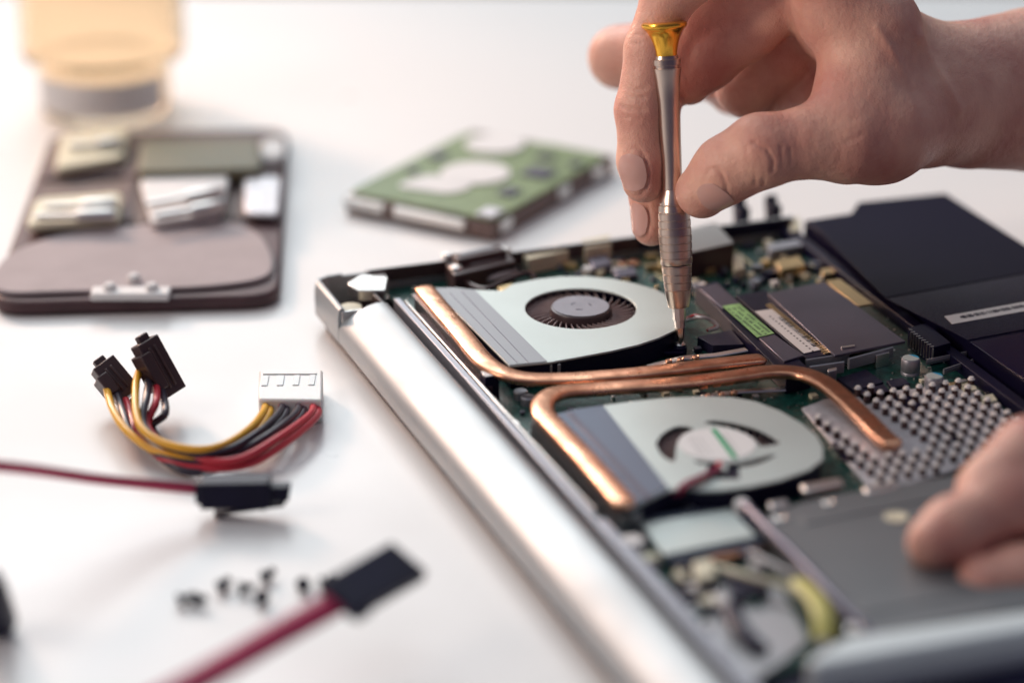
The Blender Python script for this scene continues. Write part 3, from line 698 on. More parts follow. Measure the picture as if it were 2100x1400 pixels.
slab('card_label', [(1318, 1072), (1496, 1042), (1552, 1098), (1362, 1136)], 13.25, 14.6, M['fanwhite'], 0.3, parent=wm)
c_ = L(1297, 1104, 16); MB().lathe([(4.0, 9), (4.0, 14.8), (3.4, 15.8), (0.01, 16)], c=(c_.x, c_.y, 0), n=28).build('rubber_post', M['paper'], lap, smooth=True)
c_ = L(1415, 1032, 14); MB().lathe([(2.4, 9), (2.4, 13.5), (1.2, 14)], c=(c_.x, c_.y, 0), n=20).build('screw', M['tin'], lap, smooth=True)
c_ = L(1522, 1025, 18); MB().lathe([(2.6, 9), (2.6, 17.2), (1.8, 18), (0.01, 18)], c=(c_.x, c_.y, 0), n=20).build('screw', M['paper'], lap, smooth=True)
slab('lower_board', [(1230, 1060), (1320, 1050), (1420, 1160), (1580, 1130), (1700, 1300), (1640, 1360), (1480, 1420), (1420, 1330)], 8, 9.5, M['pcb'], 0.1)
slab('palm_plate', [(1400, 1236), (1480, 1200), (1600, 1200), (1660, 1310), (1600, 1360), (1500, 1420), (1440, 1340)], 9.6, 10.6, M['fin'], 0.3)
slab('chip', [(1376, 1180), (1440, 1165), (1470, 1215), (1410, 1225)], 9.5, 12, M['black'], 0.3)
slab('chip', [(1490, 1190), (1560, 1170), (1580, 1210), (1500, 1225)], 10.6, 13, M['black'], 0.3)
MB().tube(spline([L(1498, 1245, 12), L(1520, 1290, 13), L(1560, 1330, 12)], 6), 3.0, 1.5, 10).build('foam_pad', M['black'], lap, smooth=True)
MB().tube(spline([L(1430, 1292, 12), L(1460, 1325, 12), L(1490, 1350, 12)], 6), 2.6, 1.5, 10).build('foam_pad', M['black'], lap, smooth=True)
MB().tube(spline([L(1528, 1036, 17), L(1580, 1090, 18), L(1640, 1150, 18), L(1700, 1215, 18), L(1760, 1275, 17), L(1800, 1312, 16)], 8), 1.7, None, 10).build('cable', M['ramgrey'], lap, smooth=True)
MB().tube(spline([L(1536, 1130, 13), L(1600, 1165, 15), L(1660, 1195, 15), L(1690, 1260, 15), L(1690, 1330, 13)], 8), 1.0, None, 8).build('cable', M['greywire'], lap, smooth=True)
MB().tube(spline([L(1450, 1155, 12), L(1530, 1180, 15), L(1620, 1205, 15), L(1668, 1240, 15), L(1678, 1310, 13)], 8), 1.0, None, 8).build('cable', M['cream'], lap, smooth=True)
MB().tube(spline([L(1640, 1190, 15), L(1672, 1225, 17), L(1688, 1265, 17), L(1688, 1308, 14)], 8), 3.1, 1.0, 12).build('yellow_tape', M['yellowtape'], lap, smooth=True)
for m_, a in (('wineflat', 0), ('blackwire', 6), ('wineflat', 12), ('brown', 17)):
    MB().tube(spline([L(1376+a, 1036, 12), L(1382+a, 1012, 18), L(1405+a*.5, 990+a*.4, 21), L(1440, 974+a*.5, 21.5), L(1478, 958+a*.4, 20.5)], 8), 0.6, None, 8).build('wire', M[m_], lap, smooth=True)
for m_, a in (('copper', 0), ('cream', 7), ('pcb', 14)):
    slab('connector', [(1440+a*3, 1132-a), (1560, 1112-a*.3), (1570, 1122), (1450+a, 1148)], 10, 12.5-a*.1, M[m_], 0.3)
slab('connector', [(1420, 1150), (1460, 1142), (1468, 1180), (1428, 1186)], 10, 15, M['cream'], 0.5)
for i in range(34):
    q = L(rnd.uniform(1290, 1560), rnd.uniform(1150, 1290), 10)
    if q.y < 27: continue
    MB().box((q.x, q.y, 11.4), (rnd.uniform(2, 7), rnd.uniform(1.5, 5), rnd.uniform(1.5, 4)), rnd.choice((0, .3, math.pi/2, .78))).build('component', M[rnd.choice(('chip', 'black', 'tin', 'cream', 'ramgrey', 'pcb'))], lap, bevel=0.2)
slab('near_frame', [(1170, 900), (1210, 890), (1480, 1190), (1440, 1215)], 6, 12, M['black'], 0.3)

# ---------------------------------------------------------------- screwdriver
TIP = P(1396, 706, 15.0); TOP = D(1362, 50, TIP.y+22)
AXV = (TOP-TIP); SLEN = AXV.length; AXV.normalize()
fr_x = AXV.cross(Vector((0, 1, 0))).normalized(); fr_y = AXV.cross(fr_x).normalized()
FR = Matrix((fr_x, fr_y, AXV)).transposed()
sd = empty('screwdriver', TIP); tag(sd, 'steel precision screwdriver with flared yellow cap held upright over the fan screw', 'screwdriver')
def hh(y): return (706-y)/656*SLEN
def prof_px(l): return [(w/2/5.75, hh(y)) for y, w in l]
def lat(name, l, m, n=48):
    mb = MB(); mb.lathe(prof_px(l), n=n, frame=FR); o = mb.build(name, m, sd, smooth=True); return o
lat('bit', [(706, 3), (697, 11), (688, 17), (682, 19), (655, 20)], M['steel'], 6)
lat('bit_collar', [(672, 15), (671, 22), (656, 22), (655, 27), (629, 27), (628.5, 20)], M['tin'], 8)
def grooved(y0, y1, ws, step, start):
    out = []; y = start
    def w(yy):
        for (a, wa), (b, wb) in zip(ws, ws[1:]):
            if a >= yy >= b: return wa+(wb-wa)*(a-yy)/(a-b)
        return ws[-1][1]
    yy = y0; out.append((yy, w(yy)))
    g = start
    while g > y1:
        out += [(g+1.7, w(g+1.7)), (g+1.0, w(g)-3.4), (g-1.0, w(g)-3.4), (g-1.7, w(g-1.7))]; g -= step
    out.append((y1, w(y1))); return out
lat('nose', [(628.5, 20), (628, 43), (624, 45)]+grooved(622, 541, [(622, 45.5), (588, 56), (541, 62)], 16, 590)+[(540, 58)], M['steel'])
lat('knurled_grip', [(539.5, 57), (538.5, 63)]+grooved(537, 402, [(537, 65), (480, 68), (430, 65), (402, 55)], 15.6, 524)+[(392, 46), (385, 42)], M['steel'])
lat('handle', [(385, 42), (370, 41), (300, 44), (200, 48), (160, 54), (144, 59), (138, 60), (137, 54), (132, 54), (131, 60), (120, 60), (119, 52), (113, 50)], M['steel'])
lat('cap', [(113, 46), (104, 48), (92, 53), (76, 62), (66, 70), (60, 80), (56, 90), (51, 93), (47, 90), (45, 78), (46, 10)], M['gold'])

# ---------------------------------------------------------------- hands (one continuous surface each, from blended round limbs)
Y0 = TIP.y
def sdf_prims(prims, X, xs=None):
    out = None
    if xs is not None:
        prims = [p for p in prims if min(p[0][0]-p[2], p[1][0]-p[3])-p[4]-3 < xs < max(p[0][0]+p[2], p[1][0]+p[3])+p[4]+3]
        if not prims: return np.full(X.shape[:-1], 9.0)
    for a, b, ra, rb, k in prims:
        ab = b-a; t = np.clip(((X-a)@ab)/(ab@ab), 0, 1)
        d = np.linalg.norm(X-a-t[..., None]*ab, axis=-1)-(ra+(rb-ra)*t)
        if out is None: out = d
        else:
            h = np.clip(k-np.abs(out-d), 0, None)/k
            out = np.minimum(out, d)-h*h*k*0.25
    return out
def surface_nets(f, lo, hi, h):
    n = np.ceil((hi-lo)/h).astype(int)+1
    ax = [lo[i]+h*np.arange(n[i]) for i in range(3)]
    val = np.empty(n, np.float32)
    for i in range(n[0]):
        g = np.stack(np.meshgrid([ax[0][i]], ax[1], ax[2], indexing='ij'), -1)[0]
        val[i] = f(g, ax[0][i])
    ins = val < 0
    cs = sum(ins[a:n[0]-1+a, b:n[1]-1+b, c:n[2]-1+c].astype(np.int8) for a in (0, 1) for b in (0, 1) for c in (0, 1))
    act = (cs > 0) & (cs < 8); idx = -np.ones(act.shape, int); cells = np.argwhere(act); idx[act] = np.arange(len(cells))
    pos = np.zeros((len(cells), 3)); cnt = np.zeros(len(cells))
    corners = [(a, b, c) for a in (0, 1) for b in (0, 1) for c in (0, 1)]
    for i, c0 in enumerate(corners):
        for c1 in corners[i+1:]:
            if sum(abs(p-q) for p, q in zip(c0, c1)) != 1: continue
            v0 = val[tuple((cells+c0).T)]; v1 = val[tuple((cells+c1).T)]
            m = (v0 < 0) != (v1 < 0); t = np.where(m, v0/np.where(v0 == v1, 1, v0-v1), 0)
            p = np.array(c0)+t[:, None]*(np.array(c1)-np.array(c0)); pos[m] += p[m]; cnt[m] += 1
    V = lo+h*(cells+pos/cnt[:, None]); faces = []
    for d in range(3):
        e = [0, 0, 0]; e[d] = 1; o1 = [0, 0, 0]; o1[(d+1) % 3] = 1; o2 = [0, 0, 0]; o2[(d+2) % 3] = 1
        sl = tuple(slice(0, n[i]-1) for i in range(3))
        A = ins[:-1, :-1, :-1]; B = ins[e[0]:n[0]-1+e[0], e[1]:n[1]-1+e[1], e[2]:n[2]-1+e[2]]
        ch = np.argwhere(A != B)
        ch = ch[(ch[:, (d+1) % 3] > 0) & (ch[:, (d+2) % 3] > 0)]
        o1, o2 = np.array(o1), np.array(o2)
        q = [idx[tuple(c.T)] for c in (ch-o1-o2, ch-o2, ch, ch-o1)]
        Q = np.stack(q, 1); fl_ = A[tuple(ch.T)]
        Q[~fl_] = Q[~fl_][:, ::-1]; faces.append(Q)
    Fc = np.concatenate(faces); Fc = Fc[(Fc >= 0).all(1)]
    return V, Fc
def nrm(f, X, e=0.15):
    g = np.stack([f(X+np.eye(3)[i]*e)-f(X-np.eye(3)[i]*e) for i in range(3)], -1)
    return g/np.maximum(np.linalg.norm(g, axis=-1, keepdims=True), 1e-9)
def hand(name, chains, h, label, creases=()):
    prims = []
    for k, ch in chains:
        pts = [np.array(D(px, py, Y0+dy)) for px, py, dy, r in ch]
        for i in range(len(pts)-1): prims.append((pts[i], pts[i+1], ch[i][3], ch[i+1][3], k))
    f = lambda X, xs=None: sdf_prims(prims, X, xs)
    al = np.array([p[0] for p in prims]+[p[1] for p in prims]); mr = max(max(p[2], p[3]) for p in prims)+2
    V, Fc = surface_nets(f, al.min(0)-mr, al.max(0)+mr, h)
    N = None
    for _ in range(2):
        N = nrm(f, V); V = V-N*f(V)[:, None]*0.9
    for pts, dep, wid in creases:
        pp = [np.array(D(px, py, Y0+dy)) for px, py, dy in pts]
        dist = np.full(len(V), 1e9)
        for a, b in zip(pp, pp[1:]):
            # distance measured square to the line of sight, so the fold sits on the skin in front
            ab = b-a; t = np.clip(((V-a)@ab)/(ab@ab), 0, 1); dv = V-a-t[:, None]*ab
            dv[:, 1] *= 0.25; dist = np.minimum(dist, np.linalg.norm(dv, axis=1))
        V = V-N*(1.8*dep*np.exp(-(dist/wid)**2)*(N[:, 1] < 0.2))[:, None]
    me = bpy.data.meshes.new(name); og = V.mean(0)
    me.from_pydata(((V-og)/1000).tolist(), [], Fc.tolist()); me.materials.append(M['skin'])
    me.polygons.foreach_set('use_smooth', [True]*len(me.polygons)); me.update()
    o = bpy.data.objects.new(name, me); col.objects.link(o); o.location = Vector(og)/1000
    tag(o, label, 'hand')
    return o, f
def nail(parent, f, c, along, out, ln, wd):
    c = np.array(c); along = np.array(along)/np.linalg.norm(along); out = np.array(out)-along*(np.array(out)@along); out /= np.linalg.norm(out)
    side = np.cross(along, out); n = 13; vs = []; keep = {}
    for i in range(n):
        for j in range(n):
            s_, t_ = (i/(n-1)*2-1), (j/(n-1)*2-1)
            # squircle map
            a = s_*math.sqrt(1-t_*t_/2*0.8); b = t_*math.sqrt(1-s_*s_/2*0.8)
            p = c+side*a*wd+along*b*ln+out*14
            for _ in range(40):
                dd = float(f(p[None])[0])
                if dd < 0.01: break
                p = p-out*dd*0.9
            vs.append(p)
    vs = np.array(vs); N_ = nrm(f, vs)
    up = vs+N_*0.28+out*0.10; dn = vs-N_*0.6
    allv = np.concatenate([up, dn]); m = n*n; fs = []
    for i in range(n-1):
        for j in range(n-1):
            a = i*n+j; fs.append((a, a+n, a+n+1, a+1)); fs.append((m+a, m+a+1, m+a+n+1, m+a+n))
    edge = [i*n for i in range(n)]+[(n-1)*n+j for j in range(1, n)]+[i*n+n-1 for i in range(n-2, -1, -1)]+[j for j in range(n-2, 0, -1)]
    for a, b in zip(edge, edge[1:]+edge[:1]): fs.append((a, m+a, m+b, b))
    mb = MB(); mb.add([tuple(x) for x in allv], fs)
    o = mb.build('fingernail', M['nail'], None, smooth=True)
    o.parent = parent; o.matrix_parent_inverse = Matrix.Translation(-parent.location)
    return o
def ell(cx, cy, rx, ry, dy, dep, wid):
    return ([(cx+rx*math.cos(i*math.pi/8), cy+ry*math.sin(i*math.pi/8), dy) for i in range(17)], dep, wid)
rh, rf = hand('hand', [
    (1.0, [(3100, 60, 180, 46), (2700, 120, 130, 43), (2330, 170, 95, 37), (2120, 184, 75, 30.5), (1985, 195, 60, 27), (1905, 199, 46, 23.5)]),
    (12.0, [(1885, 170, 46, 18), (1730, 20, 32, 15), (1680, -90, 26, 13)]),                     # index side of the hand
    (12.0, [(1890, 175, 60, 18), (1725, 30, 52, 15), (1660, -60, 48, 13)]),
    (12.0, [(1890, 190, 66, 17), (1730, 90, 75, 14), (1660, 10, 74, 12)]),
    (12.0, [(1880, 215, 66, 16), (1770, 170, 92, 14), (1690, 100, 92, 11)]),
    (12.0, [(1885, 220, 40, 19), (1800, 262, 18, 17.5), (1730, 287, 6, 14.2)]),                 # thumb base
    (5.0, [(1730, 287, 6, 14.0), (1655, 292, 2, 11.6), (1560, 310, -2, 12.2), (1490, 348, 0, 11.0), (1440, 393, 3, 9.4)]),
    (8.0, [(1640, -20, 75, 15), (1560, 40, 80, 14), (1640, 120, 84, 15), (1760, 160, 60, 16)]), (6.0, [(1700, 190, 60, 13), (1580, 195, 82, 10.5), (1530, 185, 92, 10)]),
    (3.0, [(1640, -40, 47, 13), (1530, 55, 50, 12), (1450, 125, 52, 10.5), (1412, 165, 50, 9)]), (3.0, [(1690, 20, 60, 14), (1610, 105, 64, 13), (1530, 180, 70, 11.5)]),
    (9.0, [(1800, 60, 28, 15), (1765, 170, 20, 13), (1735, 240, 10, 12)]),                      # web
    (4.0, [(1680, -130, 26, 12.5), (1520, -118, 28, 10.5), (1372, -10, 31, 9.4)]),                 # index
    (3.0, [(1372, -8, 31, 9.4), (1332, 100, 27, 8.5), (1312, 225, 21, 8.5), (1315, 330, 16.5, 8.2), (1320, 372, 15.5, 7.6)]),
    (3.0, [(1680, -60, 48, 12), (1500, -20, 52, 11), (1400, 60, 56, 10)]),                     # middle
    (2.0, [(1400, 60, 56, 9.6), (1345, 230, 44, 8.2), (1334, 400, 31, 7.6), (1336, 466, 27, 6.8)]),
    (3.0, [(1680, 10, 74, 11), (1520, 70, 95, 12), (1272, 118, 125, 12.2)]),                    # ring
    (2.0, [(1272, 118, 125, 12), (1340, 145, 138, 10), (1450, 160, 140, 9)]),
    (3.0, [(1690, 100, 92, 11), (1560, 165, 96, 10.5), (1450, 150, 104, 9.5)]),                 # little
    (2.0, [(1450, 150, 104, 9.2), (1500, 190, 116, 8.2), (1560, 215, 118, 7.5)]),
], 0.8, 'right hand and forearm pinching the upright screwdriver between thumb and fingers',
    creases=[ell(1303, 356, 26, 50, 8, .45, .6), ell(1466, 394, 24, 46, -12, .45, .6), ell(1312, 450, 20, 42, 22, .35, .6),
             ([(1545, 290, -12), (1572, 305, -14), (1585, 328, -14), (1583, 350, -14)], .55, .6), ([(1547, 330, -12), (1548, 378, -12)], .5, .55), ([(1564, 335, -12), (1565, 382, -12)], .5, .55),
             ([(1600, 300, -12), (1604, 340, -12)], .4, .55), ([(1530, 300, -12), (1533, 325, -12)], .3, .5), ([(1620, 305, -12), (1622, 335, -12)], .25, .5),
             ([(1282, 186, 14), (1325, 184, 14)], .4, .6), ([(1280, 198, 14), (1322, 200, 14)], .35, .5), ([(1272, 222, 13), (1318, 224, 13)], .5, .6), ([(1278, 240, 13), (1312, 243, 13)], .3, .5),
             ([(1288, 62, 20), (1330, 48, 20)], .5, .6), ([(1288, 78, 20), (1326, 68, 20)], .4, .5), ([(1286, 94, 20), (1316, 88, 20)], .3, .5),
             ([(1490, 0, 50), (1452, 80, 60), (1420, 150, 90)], 1.0, 1.6), ([(1545, 0, 50), (1510, 90, 60), (1470, 190, 90)], 1.1, 1.6), ([(1600, 20, 60), (1560, 130, 70), (1530, 210, 80)], 1.0, 1.6),
             ([(1668, 0, 10), (1692, 60, 8), (1672, 130, 4), (1620, 190, -4)], .9, 1.4), ([(1700, 150, 0), (1640, 205, -6)], .4, .7), ([(1740, 110, 4), (1660, 210, -4)], .35, .7),
             ([(1720, 160, 0), (1670, 225, -6)], .3, .7), ([(1760, 130, 0), (1715, 200, -6)], .3, .7), ([(1700, 290, -12), (1750, 250, -8), (1790, 220, -6)], .3, .8), ([(1710, 310, -12), (1770, 275, -8)], .25, .7),
             ([(1885, 75, 20), (1925, 150, 20), (1962, 220, 24)], -.9, 2.0), ([(1800, 60, 10), (1850, 140, 14), (1890, 230, 18)], -.5, 1.6)])
nail(rh, rf, D(1302, 352, Y0+12), D(1303, 400, Y0+10)-D(1305, 320, Y0+13), Vector((-0.42, -0.95, 0.12)), 6.6, 5.3)
nail(rh, rf, D(1308, 450, Y0+24), D(1322, 490, Y0+24)-D(1318, 400, Y0+28), Vector((-0.72, -0.75, 0.1)), 6.0, 4.4)
nail(rh, rf, D(1468, 393, Y0-6), D(1440, 408, Y0-4)-D(1494, 378, Y0-9), Vector((0.12, -0.95, -0.30)), 5.4, 6.4)
lh, lf = hand('hand', [
    (1.0, [(2420, 860, -115, 14), (2230, 890, -130, 11.5), (2110, 930, -145, 11.5), (2030, 1005, -158, 10.5)]),
    (3.0, [(2440, 930, -130, 14), (2230, 985, -148, 11.5), (2060, 1035, -162, 11), (1955, 1088, -172, 10), (1916, 1112, -176, 8.4)]),
    (2.0, [(2450, 1100, -160, 14), (2200, 1170, -176, 11), (2090, 1192, -182, 11), (2020, 1205, -186, 9.5)]),
    (12.0, [(2440, 930, -130, 16), (2460, 1050, -150, 18), (2450, 1100, -160, 14)]),
    (10.0, [(2420, 860, -115, 14), (2560, 950, -120, 24)]), (14.0, [(2480, 980, -135, 20), (2660, 960, -110, 24), (2800, 930, -90, 27), (3300, 820, -40, 38)]),
], 1.3, 'blurred left hand with fingertips resting on the grey drive cover')

# ---------------------------------------------------------------- hard drive
hc = [P(*q, 9) for q in ((728, 396), (1012, 452), (1240, 314), (945, 266))]
hd0 = (hc[0]+hc[2])/2; e1 = (hc[1]-hc[0]); hang = math.atan2(e1.y, e1.x)
hd = empty('hard_drive', (hd0.x, hd0.y, 0), hang); tag(hd, 'small hard drive lying green circuit board up, blurred on the table', 'hard drive')
W_, D_ = 72, 103
MB().box((0, 0, 4.2), (W_, D_, 7.6)).build('casing', M['hddbody'], hd, bevel=0.8)
MB().prism(roundpoly([(-W_/2+1, -D_/2+2), (W_/2-1, -D_/2+2), (W_/2-1, D_/2-4), (4, D_/2-3), (-6, D_/2-8), (-W_/2+1, D_/2-8)], 4), 8.1, 9.3).build('circuit_board', M['hddgreen'], hd, bevel=0.2)
MB().cyl((-1, -4), 15, 9.35, 10.2, 48).build('motor_disc', M['paper'], hd, bevel=0.4)
MB().prism(roundpoly([(-22, -36), (4, -33), (8, -18), (-18, -14)], 6), 9.35, 9.9).build('label', M['paper'], hd, bevel=0.2)
MB().cyl((-14, 34), 13, 9.35, 10.3, 40).build('corner_disc', M['paper'], hd, bevel=0.4)
MB().box((-26, -D_/2-0.5, 5.6), (20, 3, 4)).build('connector', M['tin'], hd, bevel=0.3)
MB().box((6, -D_/2-0.5, 5.6), (34, 3, 4)).build('connector', M['tin'], hd, bevel=0.3)
for y in (-42, 6, 36): MB().box((W_/2, y, 5), (2.2, 9, 5)).build('screw_boss', M['tin'], hd, bevel=0.3)
MB().box((30, -44, 9.8), (8, 10, 1.2)).build('chip', M['plateau'], hd, bevel=0.2)
for x, y, a, b in ((22, 10, 12, 12), (24, -18, 7, 9), (-27, 8, 6, 8), (14, 30, 8, 5), (-26, -14, 5, 4), (30, 28, 4, 6)):
    MB().box((x, y, 9.8), (a, b, 1.1)).build('chip', M['ramgrey'], hd, bevel=0.2)

# ---------------------------------------------------------------- tool pouch and its tools
pc = [P(*q, 4) for q in ((120, 268), (592, 264), (572, 606), (-14, 626), (8, 540))]
pc0 = sum(pc, Vector())/5; pc0.z = 0
po = empty('tool_pouch', (pc0.x, pc0.y, 0)); tag(po, 'open dark zip pouch with grey lining holding small tools, blurred behind', 'tool pouch')
def pp(x, y, z=6): q = P(x, y, z)-pc0; return (q.x, q.y)
MB().prism(roundpoly([pp(*q) for q in ((105, 272), (592, 262), (573, 606), (-20, 622), (10, 530))], 14), 0.3, 6).build('cover', M['suede'], po, bevel=1.5)
MB().prism(roundpoly([pp(*q, 7) for q in ((20, 520), (120, 482), (300, 462), (430, 450), (530, 475), (562, 530), (556, 575), (430, 592), (-10, 606), (-14, 560))], 12), 6.05, 8).build('lining', M['pad'], po, bevel=0.8)
MB().prism(roundpoly([pp(*q, 7) for q in ((120, 285), (580, 275), (570, 440), (60, 470))], 8), 6.05, 6.8).build('pocket_panel', M['pocket'], po, bevel=0.3)
MB().prism(roundpoly([pp(*q, 8) for q in ((262, 275), (282, 275), (272, 450), (250, 450))], 2), 6.85, 8).build('strap', M['suede'], po, bevel=0.3)
MB().prism(roundpoly([pp(*q, 8) for q in ((90, 345), (575, 330), (575, 352), (85, 368))], 2), 6.85, 8.5).build('strap', M['suede'], po, bevel=0.3)
c_ = pp(268, 598, 8); MB().box((c_[0], c_[1], 7.2), (30, 9, 3.0)).build('clasp', M['paper'], po, bevel=0.8)
for dx, dy in ((-8, 3), (0, 13), (8, 3)):
    MB().lathe([(2.6, 8), (2.6, 10), (1.6, 11), (0.01, 11.2)], c=(c_[0]+dx, c_[1]+dy-2, 0), n=16).build('clasp_stud', M['paper'], po, smooth=True)
tools = [('bit_holder', 'pale box of bits in the far left pouch pocket', 'bit box', [(125, 275), (262, 262), (252, 322), (112, 345)], 13, 'cream'),
         ('grip_roll', 'dark olive cylinder-like tool lying across the pouch behind', 'tool handle', [(290, 288), (530, 284), (538, 345), (280, 352)], 15, 'olive'),
         ('cloth_packet', 'pale packet in the far right pocket of the pouch', 'packet', [(535, 285), (585, 282), (582, 322), (535, 325)], 11, 'paper'),
         ('bit_holder', 'long pale bit holder in the near left pouch pocket', 'bit box', [(72, 405), (250, 392), (246, 448), (52, 462)], 12, 'cream'),
         ('cloth_packet', 'white packet in the middle pocket of the pouch', 'packet', [(285, 365), (470, 355), (455, 435), (310, 455)], 12, 'paper'),
         ('cloth_packet', 'pale grey packet in the near right pocket of the pouch', 'packet', [(500, 362), (578, 360), (572, 440), (500, 435)], 11, 'plateau')]
M['olive'] = mat('olive_rubber', (0.14, 0.13, 0.08), 0.5)
for nm, lb, ct, px, zt, mt_ in tools:
    q = [P(x, y, zt) for x, y in px]; c0 = sum(q, Vector())/4
    mb = MB(); mb.prism(roundpoly([(p.x, p.y) for p in q], 5), 8.6, zt)
    tag(mb.build(nm, M[mt_], bevel=1.2, origin=(c0.x, c0.y, 8.6)), lb, ct)
for i, (a, b, z_) in enumerate((((90, 425), (240, 418), 14), ((70, 445), (238, 440), 14), ((300, 420), (455, 392), 14.5), ((320, 445), (460, 420), 14.5), ((140, 300), (250, 292), 15))):
    p, q = P(*a, z_), P(*b, z_); d_ = q-p
    frm = Matrix((Vector((0, 0, 1)).cross(d_).normalized(), Vector((0, 0, 1)), d_.normalized())).transposed()
    ln = d_.length; mb = MB(); mb.lathe([(0.8, 0), (1.4, 2), (1.4, ln*.5), (2.4, ln*.55), (2.6, ln*.95), (1.8, ln)], n=16, frame=frm)
    t_ = mb.build('screwdriver_shaft', M['tin'], smooth=True); t_.location = p/1000
    tag(t_, ['slim steel tool, upper of two in the near left pouch pocket', 'slim steel tool, lower of two in the near left pouch pocket',
             'slim steel tool, upper of two on the white packet', 'slim steel tool, lower of two on the white packet', 'slim steel tool on the pale box at the pouch top'][i], 'hand tool', 'slim steel tools in the pouch')

# ---------------------------------------------------------------- amber jar
jc = P(218, 222, 0)
jr = empty('plastic_jar', (jc.x, jc.y, 0)); tag(jr, 'blurred amber plastic jar with a pale label standing behind the tool pouch', 'jar')
MB().lathe([(27, 0.3), (30, 1.5), (30.5, 24), (37, 27), (38, 30), (38, 80), (36, 84), (35, 84), (34.5, 80), (34.5, 30), (28, 26), (28, 3), (0.01, 2.8)], n=64).build('jar_body', M['amber'], jr, smooth=True)
lb = MB(); n_ = 40; vs = []
for k in range(n_+1):
    a = math.radians(205+k*(130/n_)); 
    for r_ in (30.9, 31.2):
        for z_ in (4.5, 20.5): vs.append((r_*math.cos(a), r_*math.sin(a), z_))
fs = []
for k in range(n_):
    o_ = k*4; fs += [(o_+2, o_+6, o_+7, o_+3), (o_, o_+1, o_+5, o_+4), (o_+1, o_+3, o_+7, o_+5), (o_, o_+4, o_+6, o_+2)]
fs += [(0, 2, 3, 1), (n_*4, n_*4+1, n_*4+3, n_*4+2)]
lb.add(vs, fs); lb.build('jar_label', M['paper'], jr, smooth=True)

# ---------------------------------------------------------------- power splitter cable
ps = empty('power_cable', P(430, 900, 0)); tag(ps, 'short power splitter cable with yellow, black and red wires and three plugs', 'cable')
org = P(430, 900, 0)
def R(v): return Vector(v)-org
mo = MB()
p0, p1 = P(530, 818, 9), P(662, 820, 9); p2, p3 = P(662, 757, 9), P(530, 759, 9)
mo.prism([(R(q).x, R(q).y) for q in (p0, p1, p2, p3)], 0.6, 9)
mo.build('white_plug', M['whiteplastic'], ps, bevel=0.9)
for k_ in range(4):
    t0_ = p3.lerp(p2, 0.14+k_*0.24); t0_ = R(t0_); MB().box((t0_.x, t0_.y-10, 9.15), (2.2, 9, 0.35)).build('plug_rib', M['whiteplastic'], ps, bevel=0.15)
_q = R((p2+p3)/2); MB().box((_q.x, _q.y-4.0, 9.2), (19, 1.2, 0.5)).build('plug_rib', M['whiteplastic'], ps, bevel=0.15)
ml = MB(); c0 = (p0+p1)/2
ml.prism([(R(q).x, R(q).y) for q in (P(536, 824, 7), P(656, 826, 7), P(656, 818, 7), P(536, 816, 7))], 1.2, 7.4); ml.build('plug_rim', M['whiteplastic'], ps, bevel=0.4)
def sata_power(top, bot, depth_dir):
    a, b = D(*top), D(*bot); ax = (b-a); ln = ax.length; ax.normalize()
    dd_ = depth_dir-ax*depth_dir.dot(ax); dd_.normalize(); th = ax.cross(dd_).normalized()
    root = empty('black_plug', (0, 0, 0)); root.parent = ps
    c = (a+b)/2-org
    mb = MB(); mb.obox(c, ax*(ln/2-1), dd_*4.6, th*3.0); mb.obox(c+dd_*3.8, ax*(ln/2-4.5), dd_*2.2, th*4.0)
    mb.obox(c-ax*(ln/2-0.2), dd_*2.2, ax*1.6, th*1.4); mb.obox(c-th*3.2-dd_*1.0, ax*(ln/2-3.5), dd_*0.5, th*0.5); mb.obox(c-th*3.2+dd_*1.2, ax*(ln/2-3.5), dd_*0.5, th*0.5)
    mb.build('plug_body', M['brown'], root, bevel=0.45)
    mb = MB(); mb.obox(c+th*3.05-dd_*1.2, ax*(ln/2-3), dd_*1.0, th*0.2); mb.build('plug_slot', M['black'], root)
    return c, ax, dd_, th, ln
yb = P(320, 830, 0).y
A_ = sata_power((292, 694, yb-4), (357, 812, yb-8), Vector((-0.45, -0.75, -0.62)))
B_ = sata_power((205, 742, yb-2), (268, 818, yb-8), Vector((-0.30, -0.75, -0.70)))
def wire(pts, m, r=1.45):
    MB().tube(spline([R(q) for q in pts], 10), r, None, 12).build('wire', M[m], ps, smooth=True)
def Wp(x, y, z): return P(x, y, z)
# lead from plug A (right) and B (left) sweeping to the white plug
for off, eo, m_, sA, sB, eX in (
    (0, 0, 'yellow', (290, 748), (218, 796), 550), (1, 1, 'blackwire', (307, 768), (240, 808), 583), (2, 3, 'red', (320, 778), (258, 820), 647), (3, 2, 'blackwire', (333, 802), (272, 822), 617)):
    zA, zB = 13-off*1.5, 10-off*1.5
    dy = off*11; dz = -off*1.3
    if m_ == 'red': bx = 25
    else: bx = 0
    wire([Wp(sA[0], sA[1], zA+2), Wp(sA[0]-12+off*6, sA[1]+45, zA+2), Wp(285+off*9, 868+dy*.25, 12+dz*2), Wp(330+off*6, 905+dy*.5, 10+dz*1.6), Wp(400, 921+dy*.9, 9+dz*1.4), Wp(458+eo*10, 912+eo*10, 9+dz), Wp(510+eo*20, 880+eo*6, 8.6), Wp(eX-12, 848+eo*1, 7.5), Wp(eX-4, 828, 5.8)], m_, 1.35)
    wire([Wp(sB[0], sB[1], zB), Wp(sB[0]+14, sB[1]+45, zB), Wp(262+off*8, 885+dy*.3, 8.5+dz), Wp(320+off*6, 925+dy*.6, 6+dz*.6), Wp(400, 940+dy*.85, 5.5+dz*.8), Wp(468+eo*12, 926+eo*9, 6+dz*.8), Wp(522+eo*21, 890+eo*6, 6.5), Wp(eX+1, 852+eo*1, 6), Wp(eX+4, 829, 4.6)], m_, 1.35)
